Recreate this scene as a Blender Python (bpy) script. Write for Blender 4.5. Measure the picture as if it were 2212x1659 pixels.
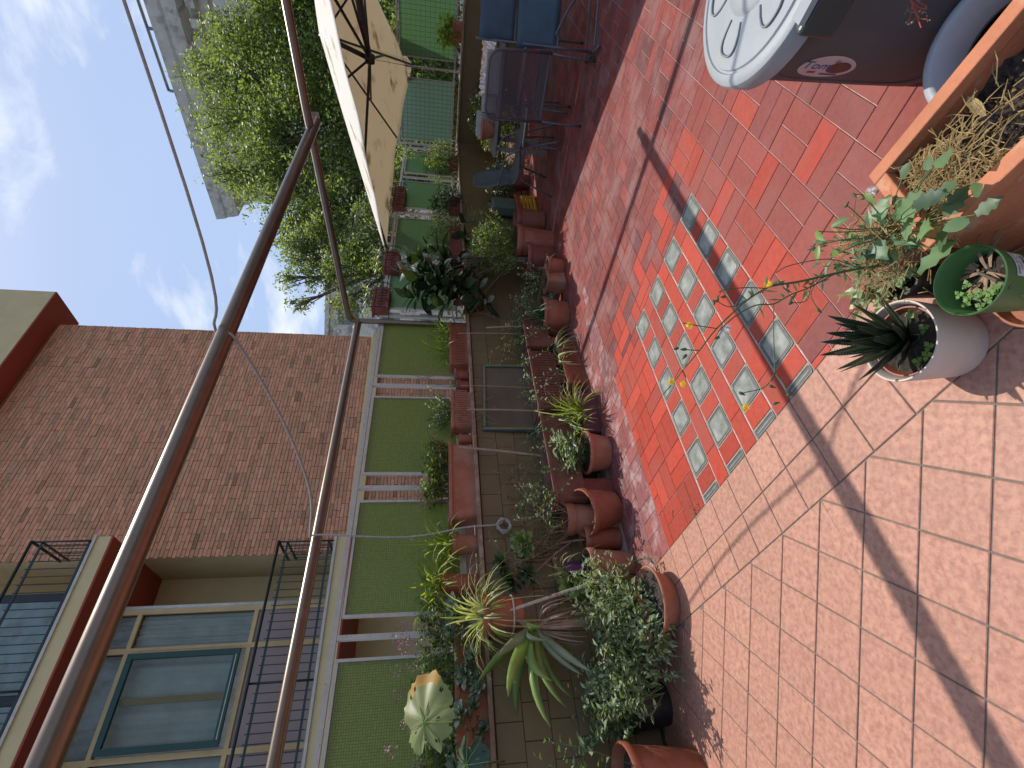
import bpy, bmesh, math, random
import numpy as np
from mathutils import Vector, Matrix
R = math.radians
sc = bpy.context.scene
for o in list(bpy.data.objects): bpy.data.objects.remove(o)
col = sc.collection

# ------------------------------------------------------------------ camera
F, PITCH, ROLL, EYE = 1085.4, .1610, .0253, 1.5       # focal length in units of a 2212 x 1659 frame; portrait shot, stored sideways
_cp, _sp, _cr, _sr = math.cos(PITCH), math.sin(PITCH), math.cos(ROLL), math.sin(ROLL)
FW = np.array([0, _cp, -_sp]); _u0 = np.array([0, _sp, _cp]); _r0 = np.array([1., 0, 0])
RT = _cr*_r0+_sr*_u0; UP = -_sr*_r0+_cr*_u0
CAM = np.array([0, 0, EYE])
cam = bpy.data.cameras.new('camera'); camo = bpy.data.objects.new('camera', cam); col.objects.link(camo)
cam.sensor_fit = 'HORIZONTAL'; cam.sensor_width = 36; cam.lens = 36*F/2212; cam.clip_start = .02; cam.clip_end = 2000
camo.matrix_world = Matrix(((-UP[0], RT[0], -FW[0], 0), (-UP[1], RT[1], -FW[1], 0), (-UP[2], RT[2], -FW[2], EYE), (0, 0, 0, 1)))
sc.camera = camo
# ------------------------------------------------------------------ sky and sun
SUN = Vector((.183, .474, 1.0)).normalized()
world = bpy.data.worlds.new('World'); sc.world = world; world.use_nodes = True
wn, wl = world.node_tree.nodes, world.node_tree.links; wn.clear()
wo = wn.new('ShaderNodeOutputWorld'); bg = wn.new('ShaderNodeBackground'); bg.inputs[1].default_value = .15
sky = wn.new('ShaderNodeTexSky'); sky.sky_type = 'NISHITA'; sky.sun_disc = False
sky.sun_elevation = math.asin(SUN.z); sky.sun_rotation = math.atan2(SUN.x, SUN.y); sky.altitude = 50; sky.air_density = 1.0; sky.dust_density = 2.2; sky.ozone_density = 1.5
tc = wn.new('ShaderNodeTexCoord'); mp = wn.new('ShaderNodeMapping'); mp.inputs['Scale'].default_value = (1.0, 1.0, 2.2)
mp.inputs['Location'].default_value = (-4.22, 1.39, -1.98)
nz = wn.new('ShaderNodeTexNoise'); nz.inputs['Scale'].default_value = 3.2; nz.inputs['Detail'].default_value = 9; nz.inputs['Roughness'].default_value = .56; nz.inputs['Distortion'].default_value = .25
cr = wn.new('ShaderNodeValToRGB'); cr.color_ramp.elements[0].position = .56; cr.color_ramp.elements[1].position = .74
cr.color_ramp.elements[0].color = (0, 0, 0, 1); cr.color_ramp.elements[1].color = (1, 1, 1, 1)
veil = wn.new('ShaderNodeTexNoise'); veil.inputs['Scale'].default_value = 1.1; veil.inputs['Detail'].default_value = 3
vr = wn.new('ShaderNodeMapRange'); vr.inputs['From Min'].default_value = .3; vr.inputs['From Max'].default_value = .75; vr.inputs['To Min'].default_value = .55; vr.inputs['To Max'].default_value = .78
mxv = wn.new('ShaderNodeMixRGB'); mxv.inputs[2].default_value = (2.45, 3.3, 5.0, 1)
mxc = wn.new('ShaderNodeMixRGB'); mxc.inputs[2].default_value = (6.6, 6.75, 7.0, 1)
wl.new(tc.outputs['Generated'], mp.inputs[0]); wl.new(mp.outputs[0], nz.inputs['Vector']); wl.new(mp.outputs[0], veil.inputs['Vector'])
wl.new(nz.outputs['Fac'], cr.inputs[0]); wl.new(veil.outputs['Fac'], vr.inputs[0])
wl.new(sky.outputs[0], mxv.inputs[1]); wl.new(vr.outputs[0], mxv.inputs[0])
wl.new(mxv.outputs[0], mxc.inputs[1]); wl.new(cr.outputs[0], mxc.inputs[0])
wl.new(mxc.outputs[0], bg.inputs[0]); wl.new(bg.outputs[0], wo.inputs[0])
sl = bpy.data.lights.new('sun', 'SUN'); sl.energy = 3.6; sl.angle = R(.55); sl.color = (1, .95, .87)
so = bpy.data.objects.new('sun', sl); col.objects.link(so); so.location = (2, 5, 12)
so.rotation_euler = (-SUN).to_track_quat('-Z', 'Y').to_euler()
sc.view_settings.view_transform = 'Standard'; sc.view_settings.look = 'None'; sc.view_settings.gamma = 1; sc.view_settings.use_curve_mapping = False
sc.view_settings.exposure = 0.17
sc.cycles.max_bounces = 8; sc.cycles.transparent_max_bounces = 12; sc.cycles.use_denoising = True

# ------------------------------------------------------------------ places
def ray(dx, dy): return FW+RT*(829.5-dy)/F+UP*(1106-dx)/F
def G(dx, dy, z=0.):                                   # point at height z seen at (dx, dy)
    r = ray(dx, dy); return Vector(CAM+r*((z-EYE)/r[2]))
def YP(dx, dy, y):
    r = ray(dx, dy); return Vector(CAM+r*(y/r[1]))
def PL(dx, dy, p, n):
    r = ray(dx, dy); n = np.array(n); return Vector(CAM+r*(((np.array(p)-CAM)@n)/(r@n)))
def proj(p):
    D = np.array(p)-CAM; z = D@FW; return 1106-F*(D@UP)/z, 829.5-F*(D@RT)/z, z
_a = R(46); UW = Vector((math.cos(_a), math.sin(_a), 0)); NW = Vector((math.sin(_a), -math.cos(_a), 0)); OW = Vector((.62, 6.12, 0))
def W(s, t, z=0.): return OW+UW*s+NW*t+Vector((0, 0, z))          # along the parapet, into the terrace, up
def WS(dx, dy, t):
    p = PL(dx, dy, OW+NW*t, NW)-OW; return p.dot(UW), p.z
_b = R(40); UB = Vector((math.cos(_b), math.sin(_b), 0)); NB = Vector((math.sin(_b), -math.cos(_b), 0)); OB = Vector((1.44, 13.2, 0))
def B(s, t, z=0.): return OB+UB*s+NB*t+Vector((0, 0, z))          # along the brick building's front, towards the terrace, up
_y = -2.3905; EI = Vector((math.cos(_y), math.sin(_y), 0)); EJ = Vector((-math.sin(_y), math.cos(_y), 0)); OR_ = Vector((.95415, 2.57535, 0)); CELL = .23055
def RC(i, j, z=0.): return OR_+EI*(i*CELL)+EJ*(j*CELL)+Vector((0, 0, z))

# ------------------------------------------------------------------ mesh helpers
class MB:
    def __init__(s): s.v = []; s.f = []; s.m = []
    def add(s, vs, fs, mi=0):
        k = len(s.v); s.v += [tuple(p) for p in vs]
        for f in fs: s.f.append(tuple(k+i for i in f)); s.m.append(mi)
        return s
    def box(s, x0, x1, y0, y1, z0, z1, fr=None, mi=0):
        vs = [(x, y, z) for z in (z0, z1) for y in (y0, y1) for x in (x0, x1)]
        if fr: vs = [fr(*p) for p in vs]
        return s.add(vs, [(0, 2, 3, 1), (4, 5, 7, 6), (0, 1, 5, 4), (2, 6, 7, 3), (0, 4, 6, 2), (1, 3, 7, 5)], mi)
    def bar(s, a, b, w, h, up=(0, 0, 1), mi=0):
        a, b = Vector(a), Vector(b); d = (b-a).normalized(); x = d.cross(Vector(up))
        if x.length < 1e-4: x = d.cross(Vector((1, 0, 0)))
        x.normalize(); y = x.cross(d)
        vs = [p+x*sx*w/2+y*sy*h/2 for p in (a, b) for sy in (-1, 1) for sx in (-1, 1)]
        return s.add(vs, [(0, 2, 3, 1), (4, 5, 7, 6), (0, 1, 5, 4), (2, 6, 7, 3), (0, 4, 6, 2), (1, 3, 7, 5)], mi)
    def tube(s, pts, r, n=8, cap=True, mi=0):
        pts = [Vector(p) for p in pts]; k = len(s.v); N = len(pts)
        rs = r if isinstance(r, (list, tuple)) else [r]*N
        d0 = (pts[1]-pts[0]).normalized(); x = d0.orthogonal().normalized()
        for i, p in enumerate(pts):
            d = (pts[min(i+1, N-1)]-pts[max(i-1, 0)]).normalized()
            x = (x-d*x.dot(d)); x = x.normalized() if x.length > 1e-6 else d.orthogonal().normalized()
            y = d.cross(x)
            for q in range(n):
                t = 2*math.pi*q/n; s.v.append(tuple(p+(x*math.cos(t)+y*math.sin(t))*rs[i]))
        for i in range(N-1):
            for q in range(n):
                s.f.append((k+i*n+q, k+i*n+(q+1) % n, k+(i+1)*n+(q+1) % n, k+(i+1)*n+q)); s.m.append(mi)
        if cap:
            s.f.append(tuple(k+q for q in reversed(range(n)))); s.m.append(mi)
            s.f.append(tuple(k+(N-1)*n+q for q in range(n))); s.m.append(mi)
        return s
    def lathe(s, prof, n=28, c=(0, 0, 0), fn=None, mi=0):
        k = len(s.v)
        for r, z in prof:
            for q in range(n):
                t = 2*math.pi*q/n; rr = fn(r, z, t) if fn else r
                s.v.append((c[0]+rr*math.cos(t), c[1]+rr*math.sin(t), c[2]+z))
        for i in range(len(prof)-1):
            for q in range(n):
                s.f.append((k+i*n+q, k+i*n+(q+1) % n, k+(i+1)*n+(q+1) % n, k+(i+1)*n+q)); s.m.append(mi)
        return s
    def ribbon(s, pts, ws, side, fold=0., mi=0):
        k = len(s.v); N = len(pts); side = Vector(side)
        for i, p in enumerate(pts):
            p = Vector(p); d = (Vector(pts[min(i+1, N-1)])-Vector(pts[max(i-1, 0)])).normalized()
            x = side-d*side.dot(d); x = x.normalized() if x.length > 1e-5 else d.orthogonal().normalized(); nn = x.cross(d)
            s.v += [tuple(p-x*ws[i]/2+nn*fold*ws[i]), tuple(p), tuple(p+x*ws[i]/2+nn*fold*ws[i])]
        for i in range(N-1):
            a = k+3*i; s.f += [(a, a+1, a+4, a+3), (a+1, a+2, a+5, a+4)]; s.m += [mi, mi]
        return s
    def leaf(s, p, d, nrm, L, w, fold=.18, mi=0):                 # a folded, pointed leaf
        p, d, nrm = Vector(p), Vector(d), Vector(nrm); x = d.cross(nrm)
        if x.length < 1e-4: x = d.orthogonal()
        x.normalize(); nn = x.cross(d)
        vs = [p, p+d*L*.45+x*w/2+nn*w*fold, p+d*L-nn*L*.08, p+d*L*.45-x*w/2+nn*w*fold, p+d*L*.5]
        return s.add(vs, [(0, 1, 4), (1, 2, 4), (2, 3, 4), (3, 0, 4)], mi)
    def mesh(s, name, mats, smooth=False):
        me = bpy.data.meshes.new(name); me.from_pydata(s.v, [], s.f)
        for m in (mats if isinstance(mats, (list, tuple)) else [mats]): me.materials.append(m)
        if any(s.m): me.polygons.foreach_set('material_index', s.m)
        if smooth: me.polygons.foreach_set('use_smooth', [True]*len(me.polygons))
        me.update(); return me
    def build(s, name, mats, parent=None, smooth=False, loc=None, sharp=None):
        me = s.mesh(name, mats, smooth)
        if smooth and sharp is not None: me.set_sharp_from_angle(angle=R(sharp))
        return link(name, me, parent, loc)
def link(name, data, parent=None, loc=None):
    o = bpy.data.objects.new(name, data); col.objects.link(o)
    if parent is not None: o.parent = parent
    if loc is not None: o.location = loc
    return o
def tag(o, label=None, cat=None, group=None, kind=None):
    if label: o['label'] = label
    if cat: o['category'] = cat
    if group: o['group'] = group
    if kind: o['kind'] = kind
    return o
def thing(name, label, cat, loc=(0, 0, 0), rz=0., group=None):
    o = bpy.data.objects.new(name, None); col.objects.link(o); o.location = loc; o.rotation_euler = (0, 0, rz); o.empty_display_size = .05
    return tag(o, label, cat, group)
def bevel(o, w=.006, seg=2):
    m = o.modifiers.new('bevel', 'BEVEL'); m.width = w; m.segments = seg; m.limit_method = 'ANGLE'; m.angle_limit = R(40); return o
def smoothcurve(pts, n=8):
    pts = [Vector(p) for p in pts]; out = []
    P_ = [pts[0]*2-pts[1]]+pts+[pts[-1]*2-pts[-2]]
    for i in range(1, len(P_)-2):
        a, b, c, d = P_[i-1:i+3]
        for k in range(n):
            t = k/n; out.append(.5*((2*b)+(c-a)*t+(2*a-5*b+4*c-d)*t*t+(3*b-a-3*c+d)*t**3))
    out.append(pts[-1]); return out

# ------------------------------------------------------------------ materials
def nodes(name):
    m = bpy.data.materials.new(name); m.use_nodes = True; n = m.node_tree.nodes; l = m.node_tree.links
    return m, n, l, n['Principled BSDF']
def rgba(c, k=1.): return (min(c[0]*k, 1), min(c[1]*k, 1), min(c[2]*k, 1), 1)
def pmat(name, c, rough=.6, var=.2, scale=6., bump=.15, bscale=60., metal=0., c2=None, mix=0., mscale=3., pieces=0., tint=None, spec=.5, coat=0., detail=6, msharp=(.48, .62)):
    """colour c with fine variation; c2 in patches of amount mix; pieces: brightness spread between pieces; tint: a second piece colour"""
    m, n, l, p = nodes(name)
    tc = n.new('ShaderNodeTexCoord'); geo = n.new('ShaderNodeNewGeometry')
    nz = n.new('ShaderNodeTexNoise'); nz.inputs['Scale'].default_value = scale; nz.inputs['Detail'].default_value = detail; nz.inputs['Roughness'].default_value = .65
    l.new(geo.outputs['Position'], nz.inputs['Vector'])
    rp = n.new('ShaderNodeValToRGB'); e = rp.color_ramp.elements
    e[0].position = .28; e[1].position = .72; e[0].color = rgba(c, 1-var); e[1].color = rgba(c, 1+var)
    l.new(nz.outputs['Fac'], rp.inputs[0]); out = rp.outputs[0]
    if pieces or tint:
        oi = n.new('ShaderNodeObjectInfo'); ad = n.new('ShaderNodeMath'); ad.operation = 'ADD'; fr = n.new('ShaderNodeMath'); fr.operation = 'FRACT'
        l.new(oi.outputs['Random'], ad.inputs[0]); l.new(geo.outputs['Random Per Island'], ad.inputs[1]); l.new(ad.outputs[0], fr.inputs[0])
        if tint:
            t2 = n.new('ShaderNodeValToRGB'); t2.color_ramp.interpolation = 'LINEAR'; ee = t2.color_ramp.elements
            for k_ in range(len(tint)-2): ee.new(.5)
            for k_, (pos, cc) in enumerate(tint): ee[k_].position = pos; ee[k_].color = (*cc, 1)
            w2 = n.new('ShaderNodeMath'); w2.operation = 'MULTIPLY'; w2.inputs[1].default_value = 7.31
            f2 = n.new('ShaderNodeMath'); f2.operation = 'FRACT'; l.new(fr.outputs[0], w2.inputs[0]); l.new(w2.outputs[0], f2.inputs[0])
            l.new(f2.outputs[0], t2.inputs[0])
            mm = n.new('ShaderNodeMixRGB'); mm.blend_type = 'MULTIPLY'; mm.inputs[0].default_value = 1
            l.new(out, mm.inputs[1]); l.new(t2.outputs[0], mm.inputs[2]); out = mm.outputs[0]
        if pieces:
            mr = n.new('ShaderNodeMapRange'); mr.inputs['To Min'].default_value = 1-pieces; mr.inputs['To Max'].default_value = 1+pieces
            l.new(fr.outputs[0], mr.inputs[0]); mu = n.new('ShaderNodeMixRGB'); mu.blend_type = 'MULTIPLY'; mu.inputs[0].default_value = 1
            l.new(out, mu.inputs[1]); l.new(mr.outputs[0], mu.inputs[2]); out = mu.outputs[0]
    if c2:
        n2 = n.new('ShaderNodeTexNoise'); n2.inputs['Scale'].default_value = mscale; n2.inputs['Detail'].default_value = 7; n2.inputs['Roughness'].default_value = .6
        l.new(geo.outputs['Position'], n2.inputs['Vector'])
        mr = n.new('ShaderNodeMapRange'); mr.inputs['From Min'].default_value = msharp[0]; mr.inputs['From Max'].default_value = msharp[1]; mr.inputs['To Max'].default_value = mix
        l.new(n2.outputs['Fac'], mr.inputs[0]); mx = n.new('ShaderNodeMixRGB'); mx.inputs[2].default_value = rgba(c2)
        l.new(mr.outputs[0], mx.inputs[0]); l.new(out, mx.inputs[1]); out = mx.outputs[0]
    l.new(out, p.inputs['Base Color'])
    p.inputs['Roughness'].default_value = rough; p.inputs['Metallic'].default_value = metal; p.inputs['Specular IOR Level'].default_value = spec
    p.inputs['Coat Weight'].default_value = coat
    if bump:
        nb = n.new('ShaderNodeTexNoise'); nb.inputs['Scale'].default_value = bscale; nb.inputs['Detail'].default_value = 5
        l.new(geo.outputs['Position'], nb.inputs['Vector'])
        bp = n.new('ShaderNodeBump'); bp.inputs['Strength'].default_value = bump; bp.inputs['Distance'].default_value = .01
        l.new(nb.outputs['Fac'], bp.inputs['Height']); l.new(bp.outputs[0], p.inputs['Normal'])
    return m
def leafmat(name, c, c2=None, rough=.42, trans=.35, var=.35, scale=14., tr=None, spec=.5, mix=1.0):
    m, n, l, p = nodes(name); geo = n.new('ShaderNodeNewGeometry'); oi = n.new('ShaderNodeObjectInfo')
    ad = n.new('ShaderNodeMath'); fr = n.new('ShaderNodeMath'); fr.operation = 'FRACT'
    l.new(geo.outputs['Random Per Island'], ad.inputs[0]); l.new(oi.outputs['Random'], ad.inputs[1]); l.new(ad.outputs[0], fr.inputs[0])
    rp = n.new('ShaderNodeValToRGB'); e = rp.color_ramp.elements
    e[0].color = rgba(c, 1-var); e[1].color = rgba(c2 or c, 1+var*.6); l.new(fr.outputs[0], rp.inputs[0])
    nz = n.new('ShaderNodeTexNoise'); nz.inputs['Scale'].default_value = scale; nz.inputs['Detail'].default_value = 4; l.new(geo.outputs['Position'], nz.inputs['Vector'])
    mr = n.new('ShaderNodeMapRange'); mr.inputs['From Min'].default_value = .3; mr.inputs['From Max'].default_value = .7; mr.inputs['To Min'].default_value = .75; mr.inputs['To Max'].default_value = 1.2
    l.new(nz.outputs['Fac'], mr.inputs[0]); mu = n.new('ShaderNodeMixRGB'); mu.blend_type = 'MULTIPLY'; mu.inputs[0].default_value = 1
    l.new(rp.outputs[0], mu.inputs[1]); l.new(mr.outputs[0], mu.inputs[2]); l.new(mu.outputs[0], p.inputs['Base Color'])
    p.inputs['Roughness'].default_value = rough; p.inputs['Specular IOR Level'].default_value = spec
    if trans:
        tr_ = n.new('ShaderNodeBsdfTranslucent'); tm = n.new('ShaderNodeMixRGB'); tm.blend_type = 'MULTIPLY'; tm.inputs[0].default_value = 1; tm.inputs[2].default_value = rgba(tr or (1.0, 1.0, .35))
        br = n.new('ShaderNodeMixRGB'); br.blend_type = 'ADD'; br.inputs[0].default_value = 1
        l.new(mu.outputs[0], tm.inputs[1]); l.new(tm.outputs[0], br.inputs[1]); l.new(tm.outputs[0], br.inputs[2]); l.new(br.outputs[0], tr_.inputs[0])
        ms = n.new('ShaderNodeMixShader'); ms.inputs[0].default_value = trans
        l.new(p.outputs[0], ms.inputs[1]); l.new(tr_.outputs[0], ms.inputs[2]); l.new(ms.outputs[0], n['Material Output'].inputs[0])
    return m
M = {}
M['tile_new'] = pmat('red tile', (.41, .056, .030), .6, .16, 30, .12, 90, pieces=.16, tint=[(0, (1, 1, 1)), (.72, (1.0, .85, .85)), (1, (.72, .95, 1.15))], c2=(.34, .075, .055), mix=.6, mscale=2.6, spec=.22)
M['tile_old'] = pmat('weathered red tile', (.225, .050, .040), .6, .28, 22, .15, 80, pieces=.2, tint=[(0, (1, 1, 1)), (.5, (1.02, 1.0, 1.0)), (.78, (.8, 1.0, 1.1)), (1, (.62, .95, 1.15))], c2=(.26, .125, .11), mix=.7, mscale=3.4, spec=.22)
M['tile_chalk'] = pmat('chalky old red tile', (.27, .075, .065), .65, .25, 22, .2, 80, pieces=.2, tint=[(0, (1, 1, 1)), (.5, (.9, 1.0, 1.05)), (1, (.7, 1.0, 1.15))], c2=(.48, .36, .34), mix=.55, mscale=5.5, spec=.3, msharp=(.50, .66))
M['tile_pink'] = pmat('pinkish red tile', (.265, .056, .042), .58, .16, 40, .1, 90, pieces=.12, tint=[(0, (1, 1, 1)), (.6, (1, 1, 1.0)), (1, (.74, .95, 1.1))], c2=(.27, .092, .075), mix=.4, mscale=3, spec=.22)
M['tile_beige'] = pmat('beige floor tile', (.485, .245, .168), .55, .14, 30, .12, 110, pieces=.06, c2=(.335, .150, .108), mix=.85, mscale=48, detail=4, msharp=(.42, .66), spec=.35)
M['grout_light'] = pmat('pale grout', (.52, .36, .32), .9, .3, 20, .3, 90, c2=(.30, .20, .18), mix=.8, mscale=2.5)
M['grout_dark'] = pmat('grey grout', (.17, .15, .125), .9, .25, 30, .3, 120)
M['concrete'] = pmat('pale cement', (.30, .255, .205), .9, .25, 30, .4, 90)
M['wall_tile'] = pmat('tan wall tile', (.165, .118, .052), .45, .1, 8, .06, 60, pieces=.06, c2=(.12, .08, .035), mix=.4, mscale=4)
M['wall_grout'] = pmat('brown wall grout', (.055, .036, .02), .9, .2, 30, .2)
M['ledge'] = pmat('weathered brown coping', (.24, .145, .09), .7, .25, 14, .3, 80, c2=(.42, .33, .26), mix=.6, mscale=7)
M['white_metal'] = pmat('old white painted steel', (.54, .50, .43), .5, .12, 20, .15, 90, c2=(.26, .16, .11), mix=.55, mscale=22, msharp=(.60, .72))
M['bronze'] = pmat('bronze anodised tube', (.21, .150, .110), .33, .12, 12, .03, 200, metal=.75)
M['terra'] = pmat('terracotta plastic', (.31, .092, .046), .5, .2, 7, .12, 60, c2=(.33, .14, .09), mix=.5, mscale=9)
M['terra2'] = pmat('dusty clay', (.36, .130, .070), .75, .2, 9, .25, 70, c2=(.38, .20, .14), mix=.6, mscale=7)
M['terra_brown'] = pmat('old brown clay', (.16, .058, .036), .6, .18, 9, .2, 70, c2=(.22, .10, .07), mix=.5, mscale=7)
M['lid_groove'] = pmat('groove shading grey', (.20, .21, .22), .6, .1, 8, 0)  # grey puts the shading of the lid's grooves into the colour
M['terra_dark'] = pmat('dark red clay', (.22, .05, .032), .5, .15, 8, .1, 60, c2=(.28, .10, .07), mix=.4, mscale=8)
M['terra_bright'] = pmat('bright terracotta', (.50, .17, .075), .7, .14, 12, .25, 80, c2=(.60, .34, .20), mix=.6, mscale=11, msharp=(.56, .66))
M['soil'] = pmat('potting soil', (.045, .032, .024), .95, .5, 40, .9, 60, c2=(.20, .16, .11), mix=.8, mscale=70, msharp=(.62, .68))
M['straw'] = pmat('dry straw', (.50, .36, .16), .8, .3, 20, 0, tint=[(0, (1, 1, 1)), (.6, (.8, .72, .6)), (1, (.5, .4, .3))], pieces=.2)
M['drystem'] = pmat('dry stem', (.30, .19, .12), .8, .3, 20, .2)
M['stick'] = pmat('weathered stake', (.33, .24, .18), .75, .2, 20, .2, 100)
M['bark'] = pmat('grey bark', (.13, .10, .075), .9, .3, 12, .6, 40)
M['black_plastic'] = pmat('black plastic', (.022, .019, .018), .45, .3, 12, .05, 80, c2=(.06, .045, .04), mix=.6, mscale=6)
M['black_metal'] = pmat('black painted metal', (.015, .014, .015), .4, .2, 20, .03)
M['grey_metal'] = pmat('grey painted tube', (.11, .11, .125), .38, .2, 20, .05, 120, metal=.3)
M['white_pot'] = pmat('matte cream pot', (.60, .50, .42), .6, .08, 10, .08, 90, c2=(.35, .27, .2), mix=.6, mscale=38, msharp=(.66, .70))
M['green_pot'] = pmat('green plastic pot', (.07, .165, .05), .4, .12, 8, .05, 80)
M['purple'] = pmat('purple plastic', (.075, .02, .11), .35, .2, 8, .05)
M['maroon'] = pmat('maroon plastic trough', (.13, .030, .048), .45, .15, 8, .08)
M['yellow_plastic'] = pmat('yellow crate plastic', (.55, .30, .02), .45, .15, 8, .05)
M['brick'] = pmat('rough brick', (.72, .35, .205), .85, .16, 14, .5, 50, pieces=.15, tint=[(0, (1, 1, 1)), (.55, (1.05, .95, .9)), (.8, (.85, .95, .95)), (.93, (.8, .85, .8)), (1, (.5, .55, .55))], c2=(.56, .26, .155), mix=.35, mscale=9)
M['mortar'] = pmat('dark red mortar', (.30, .13, .09), .95, .2, 20, .3)
M['cream'] = pmat('cream render', (.74, .58, .31), .85, .06, 3, .15, 120, c2=(.68, .51, .26), mix=.5, mscale=2)
M['cream_white'] = pmat('off white coping', (.60, .56, .48), .8, .15, 9, .2)
M['soffit'] = pmat('oxide red paint', (.36, .060, .034), .7, .08, 3, .05)
M['yellow_frame'] = pmat('yellow ochre frame', (.60, .42, .19), .5, .12, 6, .05)
M['green_frame'] = pmat('dark green frame', (.010, .060, .045), .4, .15, 6, .03)
M['mauve_panel'] = pmat('mauve brown panel', (.34, .25, .22), .7, .06, 3, .05)
M['rail_green'] = pmat('blackish green railing', (.012, .028, .026), .4, .2, 10, .03)
M['dark'] = pmat('near black tone', (.012, .012, .012), .9, .2, 3, 0)
M['curtain'] = pmat('grey net curtain', (.88, .82, .73), .9, .18, 3, .05, 8)
M['blind'] = pmat('pale roller blind', (.88, .87, .82), .8, .2, 4, .05, c2=(.45, .38, .30), mix=.5, mscale=2.5)
M['stone'] = pmat('stained pale stone', (.76, .69, .57), .9, .15, 1.2, .3, 12, c2=(.20, .18, .15), mix=.7, mscale=.9)
M['cornice'] = pmat('grey cornice stone', (.74, .66, .54), .9, .15, 1.4, .3, 10, c2=(.30, .26, .21), mix=.6, mscale=1.6, msharp=(.52, .62))
M['plaster_red'] = pmat('pinkish brick facade', (.33, .20, .16), .9, .15, 1.5, .2, 12)
M['roof_grey'] = pmat('grey zinc gutter', (.22, .23, .24), .5, .2, 3, .1, metal=.4)
M['fabric_blue'] = pmat('slate blue canvas', (.050, .088, .115), .85, .12, 14, .15, 300, c2=(.065, .105, .135), mix=.4, mscale=5)
M['poly'] = pmat('grey white polystyrene', (.48, .47, .46), .8, .12, 14, .2, 150, c2=(.33, .30, .28), mix=.5, mscale=7)
M['foil'] = pmat('crumpled foil', (.72, .72, .74), .22, .15, 30, .9, 45, metal=.9)
M['tabletop'] = pmat('weathered table board', (.20, .18, .16), .6, .2, 12, .2, 60)
M['grey_seat'] = pmat('grey moulded seat', (.075, .085, .095), .5, .2, 10, .05, c2=(.18, .18, .17), mix=.5, mscale=14, msharp=(.58, .68))
M['bin_brown'] = pmat('dull brown plastic', (.085, .078, .077), .7, .1, 6, .05, 160, c2=(.11, .10, .098), mix=.4, mscale=5)
M['lid_white'] = pmat('weathered white plastic lid', (.32, .34, .35), .5, .08, 8, .08, 150, c2=(.36, .35, .31), mix=.55, mscale=9, msharp=(.5, .68))
M['handle_dark'] = pmat('dark plastic handle', (.045, .05, .05), .4, .15, 8, .05)
M['grey_pot'] = pmat('pale grey plastic rim', (.40, .42, .45), .4, .08, 8, .04)
M['sticker'] = pmat('paper sticker', (.52, .42, .40), .5, .05, 9, 0)
M['ink_blue'] = pmat('blue print', (.04, .06, .25), .5, .05, 9, 0)
M['ink_brown'] = pmat('brown print', (.10, .04, .035), .5, .3, 90, 0)
M['ink_red'] = pmat('red print', (.40, .04, .05), .5, .1, 9, 0)
M['ink_black'] = pmat('black print', (.02, .02, .02), .5, .1, 9, 0)
M['paper'] = pmat('white paper label', (.62, .58, .56), .6, .05, 20, 0)
M['rope'] = pmat('grey rope', (.42, .39, .35), .85, .2, 60, .6, 300)
M['rust_pole'] = pmat('rusty cream pole', (.50, .44, .34), .6, .15, 20, .2, c2=(.20, .09, .04), mix=.9, mscale=24, msharp=(.53, .6))
M['teal_frame'] = pmat('teal and lime picture frame', (.055, .085, .10), .35, .2, 8, .05)
M['lime_frame'] = pmat('olive green frame face', (.20, .22, .05), .35, .15, 8, .05)
M['picture'] = pmat('dusty picture glass', (.13, .10, .065), .12, .12, 5, 0)
M['street'] = pmat('asphalt street', (.055, .055, .055), .9, .2, 2, .3)
M['cloth_cream'] = None
def glassgreen(name, c, tr, cell, dark):
    m, n, l, p = nodes(name); geo = n.new('ShaderNodeNewGeometry'); tc = n.new('ShaderNodeTexCoord')
    br = n.new('ShaderNodeTexBrick'); br.inputs['Scale'].default_value = 1; br.inputs['Brick Width'].default_value = cell; br.inputs['Row Height'].default_value = cell; br.inputs['Mortar Size'].default_value = .0016; br.offset = 0
    br.inputs['Color1'].default_value = (1, 1, 1, 1); br.inputs['Color2'].default_value = (.9, .9, .9, 1); br.inputs['Mortar'].default_value = (dark, dark, dark, 1)
    l.new(tc.outputs['Object'], br.inputs['Vector'])
    nz = n.new('ShaderNodeTexNoise'); nz.inputs['Scale'].default_value = 90; l.new(tc.outputs['Object'], nz.inputs['Vector'])
    mr = n.new('ShaderNodeMapRange'); mr.inputs['To Min'].default_value = .65; mr.inputs['To Max'].default_value = 1.3; l.new(nz.outputs['Fac'], mr.inputs[0])
    m1 = n.new('ShaderNodeMixRGB'); m1.blend_type = 'MULTIPLY'; m1.inputs[0].default_value = 1; m1.inputs[1].default_value = rgba(c); l.new(br.outputs['Color'], m1.inputs[2])
    m2 = n.new('ShaderNodeMixRGB'); m2.blend_type = 'MULTIPLY'; m2.inputs[0].default_value = 1; l.new(m1.outputs[0], m2.inputs[1]); l.new(mr.outputs[0], m2.inputs[2])
    l.new(m2.outputs[0], p.inputs['Base Color']); p.inputs['Roughness'].default_value = .28
    bp = n.new('ShaderNodeBump'); bp.inputs['Strength'].default_value = .25; bp.inputs['Distance'].default_value = .004; l.new(nz.outputs['Fac'], bp.inputs['Height']); l.new(bp.outputs[0], p.inputs['Normal'])
    t = n.new('ShaderNodeBsdfTranslucent'); l.new(m2.outputs[0], t.inputs[0]); tp = n.new('ShaderNodeBsdfTransparent'); tp.inputs[0].default_value = (.35, .6, .25, 1)
    a = n.new('ShaderNodeMixShader'); a.inputs[0].default_value = tr; l.new(p.outputs[0], a.inputs[1]); l.new(t.outputs[0], a.inputs[2])
    b = n.new('ShaderNodeMixShader'); b.inputs[0].default_value = .10; l.new(a.outputs[0], b.inputs[1]); l.new(tp.outputs[0], b.inputs[2])
    l.new(b.outputs[0], n['Material Output'].inputs[0]); return m
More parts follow.
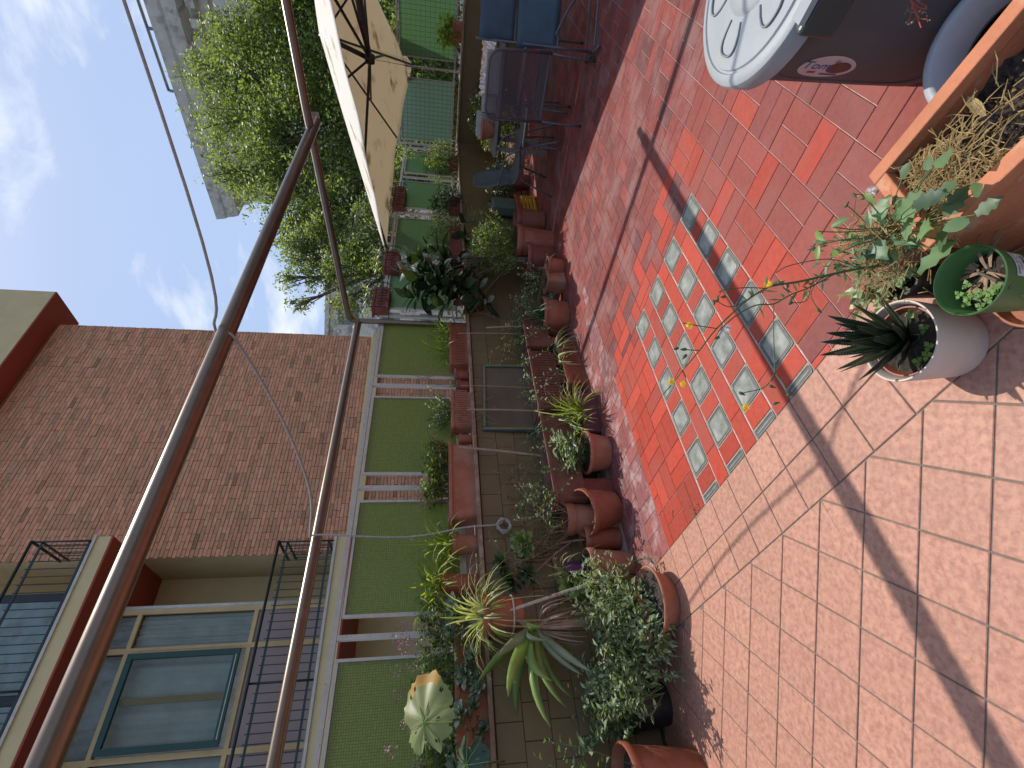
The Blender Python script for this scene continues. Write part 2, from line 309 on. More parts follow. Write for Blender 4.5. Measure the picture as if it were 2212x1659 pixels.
M['pane_olive'] = glassgreen('olive wired glass', (.43, .48, .17), .58, .0165, .6)
M['pane_green'] = glassgreen('green wired glass', (.38, .55, .35), .7, .0165, .7)
M['pane_blue'] = glassgreen('blue green wired glass', (.40, .50, .45), .65, .02, .6)
def windowglass():
    m, n, l, p = nodes('window glass'); p.inputs['Base Color'].default_value = (.03, .035, .04, 1); p.inputs['Roughness'].default_value = .06
    tp = n.new('ShaderNodeBsdfTransparent'); tp.inputs[0].default_value = (.80, .84, .84, 1); ms = n.new('ShaderNodeMixShader'); ms.inputs[0].default_value = .93
    l.new(p.outputs[0], ms.inputs[1]); l.new(tp.outputs[0], ms.inputs[2]); l.new(ms.outputs[0], n['Material Output'].inputs[0]); return m
M['window'] = windowglass()
def blockglass():
    m, n, l, p = nodes('glass block'); geo = n.new('ShaderNodeNewGeometry'); tc = n.new('ShaderNodeTexCoord')
    wv = n.new('ShaderNodeTexWave'); wv.wave_type = 'RINGS'; wv.rings_direction = 'Z'; wv.inputs['Scale'].default_value = 38; wv.inputs['Distortion'].default_value = 3; wv.inputs['Detail'].default_value = 2; wv.inputs['Detail Scale'].default_value = 2
    l.new(tc.outputs['Object'], wv.inputs['Vector'])
    nz = n.new('ShaderNodeTexNoise'); nz.inputs['Scale'].default_value = 14; nz.inputs['Detail'].default_value = 6; l.new(geo.outputs['Position'], nz.inputs['Vector'])
    rp = n.new('ShaderNodeValToRGB'); rp.color_ramp.elements[0].color = (.13, .14, .12, 1); rp.color_ramp.elements[1].color = (.34, .35, .305, 1); rp.color_ramp.elements[0].position = .3; rp.color_ramp.elements[1].position = .7
    l.new(nz.outputs['Fac'], rp.inputs[0]); l.new(rp.outputs[0], p.inputs['Base Color']); p.inputs['Roughness'].default_value = .42; p.inputs['Specular IOR Level'].default_value = .32
    bp = n.new('ShaderNodeBump'); bp.inputs['Strength'].default_value = .16; bp.inputs['Distance'].default_value = .003; l.new(wv.outputs['Fac'], bp.inputs['Height']); l.new(bp.outputs[0], p.inputs['Normal'])
    return m
M['block'] = blockglass()
M['block_edge'] = pmat('recess shade edge', (.085, .09, .085), .5, .2, 30, .1)  # dark border colour stands for the shade in the block's recess
def meshfabric():
    m, n, l, p = nodes('perforated grey mesh'); tc = n.new('ShaderNodeTexCoord'); vo = n.new('ShaderNodeTexVoronoi'); vo.inputs['Scale'].default_value = 150; vo.inputs['Randomness'].default_value = .15
    l.new(tc.outputs['Object'], vo.inputs['Vector']); p.inputs['Base Color'].default_value = (.062, .056, .066, 1); p.inputs['Roughness'].default_value = .6
    lt = n.new('ShaderNodeMath'); lt.operation = 'LESS_THAN'; lt.inputs[1].default_value = .30; l.new(vo.outputs['Distance'], lt.inputs[0])
    tp = n.new('ShaderNodeBsdfTransparent'); ms = n.new('ShaderNodeMixShader'); ms.inputs[0].default_value = .30; l.new(p.outputs[0], ms.inputs[1]); l.new(tp.outputs[0], ms.inputs[2]); l.new(ms.outputs[0], n['Material Output'].inputs[0]); return m
M['mesh'] = meshfabric()
def canvas():
    m, n, l, p = nodes('cream parasol canvas'); geo = n.new('ShaderNodeNewGeometry')
    nz = n.new('ShaderNodeTexNoise'); nz.inputs['Scale'].default_value = 2.3; nz.inputs['Detail'].default_value = 8; nz.inputs['Roughness'].default_value = .65; l.new(geo.outputs['Position'], nz.inputs['Vector'])
    rp = n.new('ShaderNodeValToRGB'); e = rp.color_ramp.elements; e[0].position = .30; e[0].color = (.45, .31, .16, 1); e[1].position = .44; e[1].color = (.93, .89, .80, 1)
    l.new(nz.outputs['Fac'], rp.inputs[0]); l.new(rp.outputs[0], p.inputs['Base Color']); p.inputs['Roughness'].default_value = .85
    t = n.new('ShaderNodeBsdfTranslucent'); tm = n.new('ShaderNodeMixRGB'); tm.blend_type = 'MULTIPLY'; tm.inputs[0].default_value = 1; tm.inputs[2].default_value = (1, .94, .82, 1); l.new(rp.outputs[0], tm.inputs[1]); l.new(tm.outputs[0], t.inputs[0]); ms = n.new('ShaderNodeMixShader'); ms.inputs[0].default_value = .32
    l.new(p.outputs[0], ms.inputs[1]); l.new(t.outputs[0], ms.inputs[2]); l.new(ms.outputs[0], n['Material Output'].inputs[0]); return m
M['canvas'] = canvas()
L = {}
L['tree'] = leafmat('robinia leaves', (.11, .165, .045), (.23, .29, .085), .5, .42, .4, tr=(1, .97, .5))
L['bush'] = leafmat('bright shrub leaves', (.11, .17, .04), (.22, .28, .08), .45, .3)
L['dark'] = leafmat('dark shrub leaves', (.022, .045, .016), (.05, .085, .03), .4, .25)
L['grey'] = leafmat('grey green leaves', (.14, .20, .085), (.34, .40, .23), .45, .28)
L['ivy'] = leafmat('small ivy leaves', (.060, .125, .045), (.17, .25, .10), .45, .3)
L['spider'] = leafmat('lime strap leaves', (.13, .20, .03), (.30, .36, .07), .45, .4)
L['pale'] = leafmat('cream striped leaves', (.25, .30, .12), (.52, .54, .30), .45, .35)
L['ficus'] = leafmat('rubber plant leaf', (.020, .042, .020), (.045, .075, .03), .18, .12, .3, spec=.7)
L['ficus_pale'] = leafmat('pale rubber leaf underside', (.22, .27, .19), (.30, .34, .25), .4, .2, .1)
L['ficus_red'] = leafmat('red brown rubber leaf', (.11, .035, .018), (.16, .05, .02), .3, .2, .2)
L['succ'] = leafmat('fleshy green leaf', (.17, .27, .065), (.32, .41, .13), .4, .25)
L['succ_dark'] = leafmat('dark fleshy leaf', (.045, .085, .030), (.09, .14, .05), .4, .15)
L['succ_blue'] = leafmat('blue green fleshy leaf', (.14, .20, .13), (.27, .33, .24), .45, .15)
L['agave'] = leafmat('broad strap leaf', (.13, .22, .05), (.23, .32, .085), .38, .3, .2, 5)
L['agave_grey'] = leafmat('grey back of strap leaf', (.24, .28, .17), (.34, .36, .22), .5, .2, .15, 5)
L['taro'] = leafmat('yellowing giant leaf', (.14, .20, .06), (.26, .29, .11), .45, .35, .15, 5)
L['taro_dark'] = leafmat('dark giant leaf', (.03, .07, .04), (.05, .10, .055), .4, .2, .2, 5)
L['orange_leaf'] = leafmat('withered orange leaf', (.42, .20, .035), (.5, .28, .05), .6, .4, .2)
L['yellow_leaf'] = leafmat('yellow leaf', (.50, .42, .06), (.6, .5, .12), .5, .4, .2)
L['thistle'] = leafmat('sow thistle leaves', (.085, .165, .085), (.16, .25, .115), .45, .32)
L['clover'] = leafmat('clover leaves', (.13, .26, .055), (.22, .36, .09), .45, .4, .15)
L['lime'] = leafmat('bright lime leaves', (.20, .28, .04), (.34, .38, .06), .45, .45)  # light yellow-green leaf colour
M['stem_green'] = pmat('green stem', (.085, .12, .04), .55, .2, 20, .05)
M['flower_yellow'] = leafmat('yellow petals', (.80, .60, .04), (.85, .7, .1), .6, .4, .1, tr=(1, 1, 1))
M['flower_pink'] = pmat('mauve pink buds', (.42, .22, .25), .7, .25, 30, 0)
M['flower_white'] = pmat('white down', (.75, .75, .72), .9, .1, 30, 0)
M['magenta'] = pmat('magenta petals', (.45, .05, .22), .6, .2, 30, 0)
# ================================================================== GROUND AND FLOOR
rng = random.Random(7)
g = MB(); g.add([(-400, -400, -5.2), (400, -400, -5.2), (400, 400, -5.2), (-400, 400, -5.2)], [(0, 1, 2, 3)])
tag(g.build('street', M['street']), kind='structure')
def clip_s(i, j):                      # distance of a tile from the parapet face, in metres
    return (RC(i, j)-OW).dot(NW)
# grout bed of the red tiles and of the beige tiles, one slab each
fl = MB(); SEAM = 5.13
ii0, ii1, jj0, jj1 = -37., SEAM, -13.5, 16.
fl.add([RC(ii0, jj0, -.0032), RC(ii1, jj0, -.0032), RC(ii1, jj1, -.0032), RC(ii0, jj1, -.0032)], [(0, 1, 2, 3)])
red_floor = tag(fl.build('red_tile_floor', M['grout_light']), kind='structure')
fb = MB(); fb.add([RC(SEAM, -26, -.0008), RC(22, -26, -.0008), RC(22, 16, -.0008), RC(SEAM, 16, -.0008)], [(0, 1, 2, 3)])
beige_floor = tag(fb.build('beige_tile_floor', M['grout_dark']), kind='structure')
slab = MB(); slab.add([RC(-37, -14, -.03), RC(22, -26, -.03), RC(22, 16, -.03), RC(-37, 16, -.03)], [(0, 1, 2, 3)])
slab.add([RC(-37, -14, -.35), RC(22, -26, -.35), RC(22, 16, -.35), RC(-37, 16, -.35)], [(0, 3, 2, 1)])
tag(slab.build('terrace_slab', M['grout_dark']), kind='structure')
tiles = []                             # (i0, i1, j0, j1, kind)
def colour_kind(i, j):
    if j < -7.2 and i > -5.5+rng.uniform(-2, 2): return 'tile_chalk'
    if -7.0 < j < -.1 and i > -1.3: return 'tile_new'
    if -7.0 < j < -.1 and i > -3.5: return 'tile_new' if rng.random() < .45 else 'tile_old'
    if j >= -.1 and i > -3: return 'tile_new' if rng.random() < (.40 if j < .95 else .05) else 'tile_pink'
    return 'tile_old'
def basket(a0, a1, b0, b1, oi, oj, ci0, ci1, cj0, cj1):
    for a in range(a0, a1):
        for b in range(b0, b1):
            i, j = a+oi, b+oj
            rect = [(i, i+.5, j, j+1), (i+.5, i+1, j, j+1)] if (a+b) % 2 == 0 else [(i, i+1, j, j+.5), (i, i+1, j+.5, j+1)]
            for x0, x1, y0, y1 in rect:
                x0, x1, y0, y1 = max(x0, ci0), min(x1, ci1), max(y0, cj0), min(y1, cj1)
                if x1-x0 > .08 and y1-y0 > .08: tiles.append((x0, x1, y0, y1, colour_kind((x0+x1)/2, (y0+y1)/2)))
basket(-33, 6, 0, 13, 0, -.03, -33, SEAM, -.03, 13)                 # right of the glass blocks
basket(-33, -1, -14, 0, 0, -.03, -33, -1.29, -14, -.03)             # far part
basket(-2, 6, -3, 0, .15, -4.62, -1.29, SEAM, -7.0, -4.62)          # newer strip by the pots
basket(-2, 6, -4, 0, .4, -7.02, -1.29, SEAM, -9.7, -7.02)           # faded strip along the wall
BI = [-1.25+1.237*k for k in range(6)]; BJ = [-.77-1.262*m for m in range(4)]; BS = .715
for m in range(4):
    j0 = BJ[m]
    for k in range(6):                                              # short tiles between the blocks of a row
        a0, a1 = BI[k]+BS+.03, (BI[k+1]-.03 if k < 5 else SEAM)
        if a1-a0 > .1: tiles.append((a0, min(a1, SEAM), j0, j0+BS, 'tile_new'))
    nxt = BJ[m]+BS+.035; top = (BJ[m-1]-.035 if m else -.05)        # strip on the near side of a row
    if m:
        x = -1.29
        step = 1.237
        x1 = x+.62
        while x < SEAM-.05:
            tiles.append((x, min(x1, SEAM), nxt, top, 'tile_new')); x = x1; x1 += step
tiles = [t for t in tiles if clip_s((t[0]+t[1])/2, (t[2]+t[3])/2) > .20]
def tdist(t):
    x, y, z = proj(RC((t[0]+t[1])/2, (t[2]+t[3])/2)); v = -80 < x < 2290 and -80 < y < 1740
    return z+(0 if v else 100)
tiles.sort(key=tdist)
def tile_mesh(lx, ly, th, ch):                                      # a slab with a chamfered upper edge, 10 + faces
    b = MB(); vs = []
    for z, q in ((-th, 0), (-ch, 0), (0, ch)):
        vs += [(-lx/2+q, -ly/2+q, z), (lx/2-q, -ly/2+q, z), (lx/2-q, ly/2-q, z), (-lx/2+q, ly/2-q, z)]
    fs = [(8, 9, 10, 11)]
    for k in (0, 4): fs += [(k+q, k+(q+1) % 4, k+4+(q+1) % 4, k+4+q) for q in range(4)]
    return b.add(vs, fs)
cache = {}; rest = {}
ang = math.atan2(EI.y, EI.x)
GAP = .016
for idx, (x0, x1, y0, y1, kd) in enumerate(tiles):
    lx, ly = (x1-x0-GAP)*CELL, (y1-y0-GAP)*CELL; c = RC((x0+x1)/2, (y0+y1)/2, rng.uniform(0, .0012)); tilt = rng.uniform(-.003, .003), rng.uniform(-.003, .003)
    if idx < 285:
        key = (round(lx, 3), round(ly, 3), kd)
        if key not in cache: cache[key] = tile_mesh(lx, ly, .008, .0018).mesh('tile', M[kd])
        o = link('tile', cache[key], red_floor, c); o.rotation_euler = (tilt[0], tilt[1], ang)
    else:
        b = rest.setdefault(kd, MB()); tm = tile_mesh(lx, ly, .008, .002)
        b.add([c+EI*v[0]+EJ*v[1]+Vector((0, 0, v[2]+v[0]*tilt[1])) for v in tm.v], tm.f)
for kd, b in rest.items(): tag(b.build('far_tiles', M[kd], red_floor), kind='stuff')
# glass blocks: cement bed, glass lens with a sloping edge coloured dark as recess shade
def block_mesh(lx, ly):
    b = MB(); q = .016; vs = [(-lx/2, -ly/2, -.012), (lx/2, -ly/2, -.012), (lx/2, ly/2, -.012), (-lx/2, ly/2, -.012)]
    rings = []
    for ins, z in ((0, .0012), (.004, .0012), (.009, -.0012), (.019, -.0008)):
        n_ = 5; pts = []
        hx, hy = lx/2-ins, ly/2-ins; rr = min(.014, hx*.5)
        for cx, cy, a0 in ((hx-rr, hy-rr, 0), (-hx+rr, hy-rr, 90), (-hx+rr, -hy+rr, 180), (hx-rr, -hy+rr, 270)):
            for t in range(n_): a = R(a0+90*t/(n_-1)); pts.append((cx+rr*math.cos(a), cy+rr*math.sin(a), z))
        rings.append(pts)
    N = len(rings[0])
    for pts in rings: b.v += pts
    for r_ in range(3):
        for t in range(N): b.f.append((r_*N+t, r_*N+(t+1) % N, (r_+1)*N+(t+1) % N, (r_+1)*N+t)); b.m.append((0 if r_ == 0 else 1))
    b.f.append(tuple(3*N+t for t in range(N))); b.m.append(2)
    return b
for m in range(4):
    for k in range(6):
        i0, j0 = BI[k], BJ[m]; i1 = min(i0+BS, SEAM-.01)
        if i1-i0 < .1: continue
        key = ('blk', round(i1-i0, 2))
        if key not in cache: cache[key] = block_mesh((i1-i0)*CELL, BS*CELL).mesh('glass_block', [M['concrete'], M['block_edge'], M['block']])
        o = link('glass_block', cache[key], red_floor, RC((i0+i1)/2, j0+BS/2, .0005)); o.rotation_euler = (0, 0, ang)
cb = MB()
for m in range(4):
    for k in range(6):
        i0, j0 = BI[k], BJ[m]; i1 = min(i0+BS, SEAM-.002)
        cb.add([RC(i0-.045, j0-.045, -.0024), RC(i1+.04 if i1 < 5 else i1, j0-.045, -.0024), RC(i1+.04 if i1 < 5 else i1, j0+BS+.045, -.0024), RC(i0-.045, j0+BS+.045, -.0024)], [(0, 1, 2, 3)])
tag(cb.build('cement_joints', M['concrete'], red_floor), kind='stuff')
# beige tiles: two rows along the seam, then a field laid square to the camera's own heading
TB = .1995; bt = []
gapb = .0055
def poly_clip(poly, fn):
    out = []
    for k in range(len(poly)):
        a, b = poly[k], poly[(k+1) % len(poly)]; fa, fb_ = fn(a), fn(b)
        if fa >= 0: out.append(a)
        if fa*fb_ < 0: out.append(a+(b-a)*(fa/(fa-fb_)))
    return out
icoord = lambda p: (p-OR_).dot(EI)/CELL
jt = TB/CELL; ROW1, ROW2 = SEAM+.01, 6.87
mid = (ROW1+ROW2)/2
joff = [( (PL(*q, (0, 0, 0), (0, 0, 1))-OR_).dot(EJ)/CELL ) for q in ((1474.7+1030/3, 553+955/3), (1474.7+1230/3, 553+1240/3))]
for row, (r0, r1) in enumerate(((ROW1, mid), (mid, ROW2))):
    for k in range(-26, 18):
        y0 = joff[row]+k*jt
        bt.append([RC(r0, y0), RC(r1, y0), RC(r1, y0+jt), RC(r0, y0+jt)])
BO = Vector((-.61365, 1.9239, 0)); yb = 4.7062; e1 = Vector((math.cos(yb), math.sin(yb), 0)); e2 = Vector((math.sin(yb), -math.cos(yb), 0))
for a in range(-14, 12):
    for b in range(-10, 16):
        p = [BO+e1*(TB*x)+e2*(TB*y) for x, y in ((a, b), (a+1, b), (a+1, b+1), (a, b+1))]
        p = poly_clip(p, lambda v: icoord(v)-ROW2)
        if len(p) >= 3: bt.append(p)
shared = None; nb_ = 0
def inset(poly, d):
    c = sum(poly, Vector())/len(poly); out = []; n_ = len(poly); area = sum((poly[k].x*poly[(k+1) % n_].y-poly[(k+1) % n_].x*poly[k].y) for k in range(n_))
    if area < 0: poly = poly[::-1]
    for k in range(n_):
        a, b, c_ = poly[k-1], poly[k], poly[(k+1) % n_]
        d1, d2 = (b-a).normalized(), (c_-b).normalized(); n1, n2 = Vector((-d1.y, d1.x, 0)), Vector((-d2.y, d2.x, 0))
        den = 1+n1.dot(n2); out.append(b+(n1+n2)*(d/max(den, .3)))
    return out
bt = [p for p in bt if sum((p[k]-p[k-1]).length for k in range(len(p))) > .25]
bt = [p for p in bt if (sum(p, Vector())/len(p)-OW).dot(NW) > .22]
def bvis(p):
    c = sum(p, Vector())/len(p); x, y, z = proj(c); return z if (z > .2 and -250 < x < 2500 and -250 < y < 1950) else 99
bt = sorted([p for p in bt if bvis(p) < 50], key=bvis)
for k, p in enumerate(bt):
    c = sum(p, Vector())/len(p); q = inset([v-c for v in p], gapb/2); q2 = inset(q, .0022); dz = rng.uniform(0, .0008)
    n_ = len(q); b = MB()
    b.add([v+Vector((0, 0, -.008)) for v in q]+[v+Vector((0, 0, -.0022)) for v in q]+q2, [tuple(2*n_+t for t in range(n_))]+[(r_*n_+t, r_*n_+(t+1) % n_, (r_+1)*n_+(t+1) % n_, (r_+1)*n_+t) for r_ in (0, 1) for t in range(n_)])
    b.build('tile', M['tile_beige'], beige_floor, loc=c+Vector((0, 0, .0035+dz)))

# ================================================================== PARAPET WALL
ZL = 1.10
par = thing('parapet_wall', 'long parapet wall faced with tan tiles, crowded with flowerpots', 'wall', W(0, 0))
def PW(root):
    o = Vector(root.location)
    return lambda x, y, z: W(x, y, z)-o
fw_ = PW(par)
MB().box(-7, 6.3, -.03, .205, -5.2, ZL-.03, fw_).build('wall_body', M['wall_grout'], par)
cop = MB()
for k in range(11):
    s0 = -7+k*1.21; cop.box(s0+.003, s0+1.207, -.05, .25, ZL-.03, ZL, fw_)
bevel(MB().box(-7, 6.3, -.05, .25, ZL-.032, ZL, fw_).build('coping', M['ledge'], par), .006)
cache_w = {}; far = MB()
for row in range(6):
    z1 = ZL-.045-row*.172; z0 = z1-.168
    for k in range(-34, 31):
        s0 = k*.2045+(.10 if row % 2 else 0); s1 = s0+.2005
        if s0 > 2.7 or s0 < -4.4 or row == 5:
            if s0 < 6.1: far.box(s0, s1, .205, .211, z0, z1, fw_)
            continue
        if 'w' not in cache_w:
            cache_w['w'] = tile_mesh(.2005, .168, .007, .0015).mesh('tile', M['wall_tile'])
        o = link('tile', cache_w['w'], par, W(s0+.10025, .2112, (z0+z1)/2)-Vector(par.location))
        o.rotation_euler = Matrix((UW, Vector((0, 0, 1)), NW)).transposed().to_euler()
tag(far.build('far_tiles', M['wall_tile'], par), kind='stuff')
E2 = W(6.05, 0)
def CWf(t, s, z): return E2+NW*t+UW*s+Vector((0, 0, z))            # cross wall: along NW, outwards, up
cpar = thing('parapet_wall', 'far cross parapet wall behind the garden table and chairs', 'wall', E2)
cf = lambda x, y, z: CWf(x, y, z)-E2
MB().box(-.2, 6, -.2, .03, -5.2, ZL-.03, cf).build('wall_body', M['wall_tile'], cpar)
bevel(MB().box(-.2, 6, -.25, .06, ZL-.03, ZL+.004, cf).build('coping', M['ledge'], cpar), .006)

# ================================================================== PRIVACY RAILING
def railing(name, label, frame, org, panels, gaps, ztop, x0, x1, pane_kinds):
    r = thing(name, label, 'railing', org); f = lambda x, y, z: frame(x, y, z)-Vector(org)
    MB().box(x0, x1, -.018, .018, ztop-.035, ztop, f).build('top_rail', M['white_metal'], r)
    MB().box(x0, x1, -.015, .015, ZL+.085, ZL+.112, f).build('bottom_rail', M['white_metal'], r)
    for x in gaps:
        MB().box(x-.017, x+.017, -.016, .016, ZL, ztop-.036, f).build('post', M['white_metal'], r)
    for (a, b), pk in zip(panels, pane_kinds):
        pz0, pz1 = ZL+.115, ztop-.05
        fr = MB(); fr.box(a, a+.02, -.012, .012, pz0, pz1, f); fr.box(b-.02, b, -.012, .012, pz0, pz1, f); fr.box(a+.0205, b-.0205, -.012, .012, pz1-.018, pz1, f); fr.box(a+.0205, b-.0205, -.012, .012, pz0, pz0+.018, f)
        pf = fr.build('panel_frame', M['white_metal'], r)
        pm = MB().box(-(b-a)/2+.021, (b-a)/2-.021, -(pz1-pz0)/2+.019, (pz1-pz0)/2-.019, -.003, .003).mesh('pane', M[pk])
        o = link('pane', pm, r, f((a+b)/2, 0, (pz0+pz1)/2)); ux = (frame(1, 0, 0)-frame(0, 0, 0)); ny = ux.cross(Vector((0, 0, 1)))
        o.rotation_euler = Matrix((ux, Vector((0, 0, 1)), ny)).transposed().to_euler()
    return r
pl = [(-4.58, -3.61), (-3.34, -2.37), (-2.10, -1.13), (-.83, .10)]
gl = [-4.6, -3.475, -2.24, -.965]
pr = [(.40, 1.40), (1.70, 2.83), (3.2, 4.25), (4.62, 5.72)]
gr = [.25, 1.55, 3.02, 4.43, 5.9]
railing('privacy_railing', 'white steel railing with olive wired glass panels above the planter ledge, facing the brick wall', lambda x, y, z: W(x, y, z), W(0, 0), pl, gl, 2.13, -7, .13, ['pane_olive']*4)
railing('privacy_railing', 'railing with bright green wired glass behind the rubber plant and far pots', lambda x, y, z: W(x, y, z), W(1, 0), pr, gr, 2.13, .22, 6.0, ['pane_green']*4)
cr_ = railing('privacy_railing', 'far railing with green and bluish glass panels covered by wire mesh, beyond the parasol', CWf, E2, [(.10, 1.22), (1.55, 3.1), (3.4, 5)], [.03, 1.40, 3.25], 2.26, -.03, 5, ['pane_blue', 'pane_green', 'pane_green'])
wm = MB()
for k in range(46): x = .02+k*.075; wm.tube([cf(x, -.06, ZL+.02), cf(x, -.06, 2.2)], .0022, 4, False)
for k in range(14): z = ZL+.06+k*.083; wm.tube([cf(.0, -.063, z), cf(3.5, -.063, z)], .0022, 4, False)
tag(wm.build('wire_mesh', M['rail_green'], cr_), kind='stuff')

# ================================================================== TUBE FRAME OVER THE TERRACE
fr = thing('pergola_frame', 'bronze steel tube frame with a thick diagonal beam overhead', 'pergola', W(0, .04, ZL)); fo = Vector(fr.location)
pc = W(.06, .05, 0)
MB().tube([pc+Vector((0, 0, ZL))-fo, pc+Vector((0, 0, 2.36))-fo], .03, 14).build('post', M['bronze'], fr, True, sharp=50)
MB().tube([W(.08, .03, 2.36)-fo, W(-4.2, .03, 2.345)-fo, W(-7, .03, 2.34)-fo], .041, 16).build('wall_tube', M['bronze'], fr, True, sharp=50)
J = Vector((2.29, 4.47, 2.575))
d_ = Vector((.7193, -.6947, 0))
el = [pc+Vector((0, 0, 2.34)), pc+Vector((0, 0, 2.42))+d_*.015, pc+Vector((0, 0, 2.455))+d_*.07, pc+Vector((0, 0, 2.47))+d_*.16]
el = smoothcurve(el, 5); el += [J+Vector((.0, 0, .02)), J+d_*1.6+Vector((0, 0, .10)), J+d_*3.0+Vector((0, 0, .18))]
MB().tube([p-fo for p in el], .034, 14).build('cross_tube', M['bronze'], fr, True, sharp=50)
be0 = G(682, 262, 2.57); be1 = G(92, 1659, 2.62); bd = (be1-be0).normalized()
bm_ = MB().tube([be0-fo, be1+bd*1.6-fo], .046, 22).build('diagonal_beam', M['bronze'], fr, True, sharp=50)
MB().bar(be0-bd*.0+Vector((0, 0, .0))-fo, be0-bd*.10+Vector((.03, .03, .03))-fo, .05, .07).build('beam_bracket', M['bronze'], fr)

# clothes line: over the beam, down to the wall tube, then to a coil on the parapet
bq = be0+(be1-be0)*(((480-682)/(90-682))*.62)
def on_beam(dy):
    best = None
    for k in range(400):
        p = be0+(be1-be0)*(k/400); x, y, z = proj(p)
        if best is None or abs(y-dy) < best[0]: best = (abs(y-dy), p)
    return best[1]
pb = on_beam(715)
far_end = YP(250, 0, 2.3)
fe2 = far_end+(far_end-pb)*2.2
wp = W(WS(690, 1165, .03)[0], .03, 2.345)
pts = [fe2, pb*.5+far_end*.5+Vector((0, 0, -.03)), pb+Vector((0, 0, .06)), pb+bd*.06+Vector((0, 0, -.055)), pb+(wp-pb)*.35+Vector((0, 0, -.10)), pb+(wp-pb)*.7+Vector((0, 0, -.09)), wp+Vector((.03, -.03, .05))]
cl = MB().tube(smoothcurve(pts, 8), .008, 8)
coil_s, coil_z = WS(1088, 1138, .24)
cc = W(coil_s, .245, coil_z)
pts2 = [wp+Vector((.04, -.04, .045)), wp+Vector((.05, -.05, -.06)), W(coil_s-.03, .17, 1.65), W(coil_s-.02, .28, 1.2), W(coil_s, .275, coil_z+.06)]
for k in range(34):
    a = k*.75; rr = .055+.01*math.sin(k*1.9); pts2.append(cc+UW*(rr*math.cos(a))+Vector((0, 0, rr*.9*math.sin(a)))+NW*(.001*k+.006*math.sin(k*2.3)))
cl.tube(smoothcurve(pts2, 4), .0065, 7)
tag(cl.build('clothes_line', M['rope'], None, True), 'grey rope strung over the diagonal beam and coiled on the tiled parapet', 'rope')

# ================================================================== BRICK APARTMENT BUILDING
bld = thing('apartment_building', 'apartment building with long brick wall, cream balconies and red soffits across the railing', 'building', OB)
bf = lambda x, y, z: B(x, y, z)-OB
SL, SR, ZT = -5.93, -.45, 9.9
core = MB(); core.box(SL+.03, SR-.005, -6, -.018, -5.2, ZT+.2, bf).build('wall_core', M['mortar'], bld)
bricks = []
CH, BL = .0685, .272
for row in range(int((ZT-1.0)/CH)):
    z0 = 1.0+row*CH
    off = (.5 if row % 2 else 0)*BL+rng.uniform(-.012, .012)
    x = SL+(-.0 if row % 2 else -.0)
    xs = [SL]
    first = BL*(.5 if row % 2 else 1.0)
    x = SL+first
    while x < SR-.03: xs.append(x); x += BL*(1 if rng.random() > .06 else .5)
    xs.append(SR)
    for a, b in zip(xs[:-1], xs[1:]):
        if b-a > .03: bricks.append((a, b, z0, row))
def bvis2(q):
    c = B((q[0]+q[1])/2, 0, q[2]); x, y, z = proj(c); full = abs((q[1]-q[0])-BL) < .002
    return z+(0 if full and q[2] > 3.05 and -20 < x < 2212 and q[0] > SL+.01 else 100)
bricks.sort(key=bvis2)
brm = MB().box(-BL/2+.005, BL/2-.005, .0, .03, -CH/2+.005, CH/2-.005).mesh('brick', M['brick'])
bmass = MB(); rotb = Matrix((UB, -NB, Vector((0, 0, 1)))).transposed().to_euler()
for k, (a, b, z0, row) in enumerate(bricks):
    dt = rng.uniform(-.005, .005); c = (a+b)/2
    if k < 290:
        o = link('brick', brm, bld, bf(c, dt, z0+CH/2)); o.rotation_euler = rotb; o.scale = (1, -1 if False else 1, 1)
    else:
        bmass.box(a+.005-(.02 if (a == SL and row % 2) else 0), b-.005, -.03, dt, z0+.005, z0+CH-.005, bf)
brm.transform(Matrix.Translation((0, 0.0, 0)))
tag(bmass.build('bricks', M['brick'], bld), kind='stuff')
# ledge under the bricks, roof overhang
bevel(MB().box(SL, SR+.05, -.05, .12, 2.70, 2.94, bf).build('string_course', M['cream'], bld), .01)
ov = MB().box(SL-6.2, .10, -.5, .48, ZT, ZT+.03, bf).build('soffit', M['soffit'], bld)
MB().box(SL-6.2, .10, -.5, .482, ZT+.031, ZT+1.62, bf).build('roof_parapet', M['cream'], bld)
MB().box(SL-6.2, .16, -.5, .54, ZT+1.621, ZT+1.70, bf).build('parapet_coping', M['cream_white'], bld)
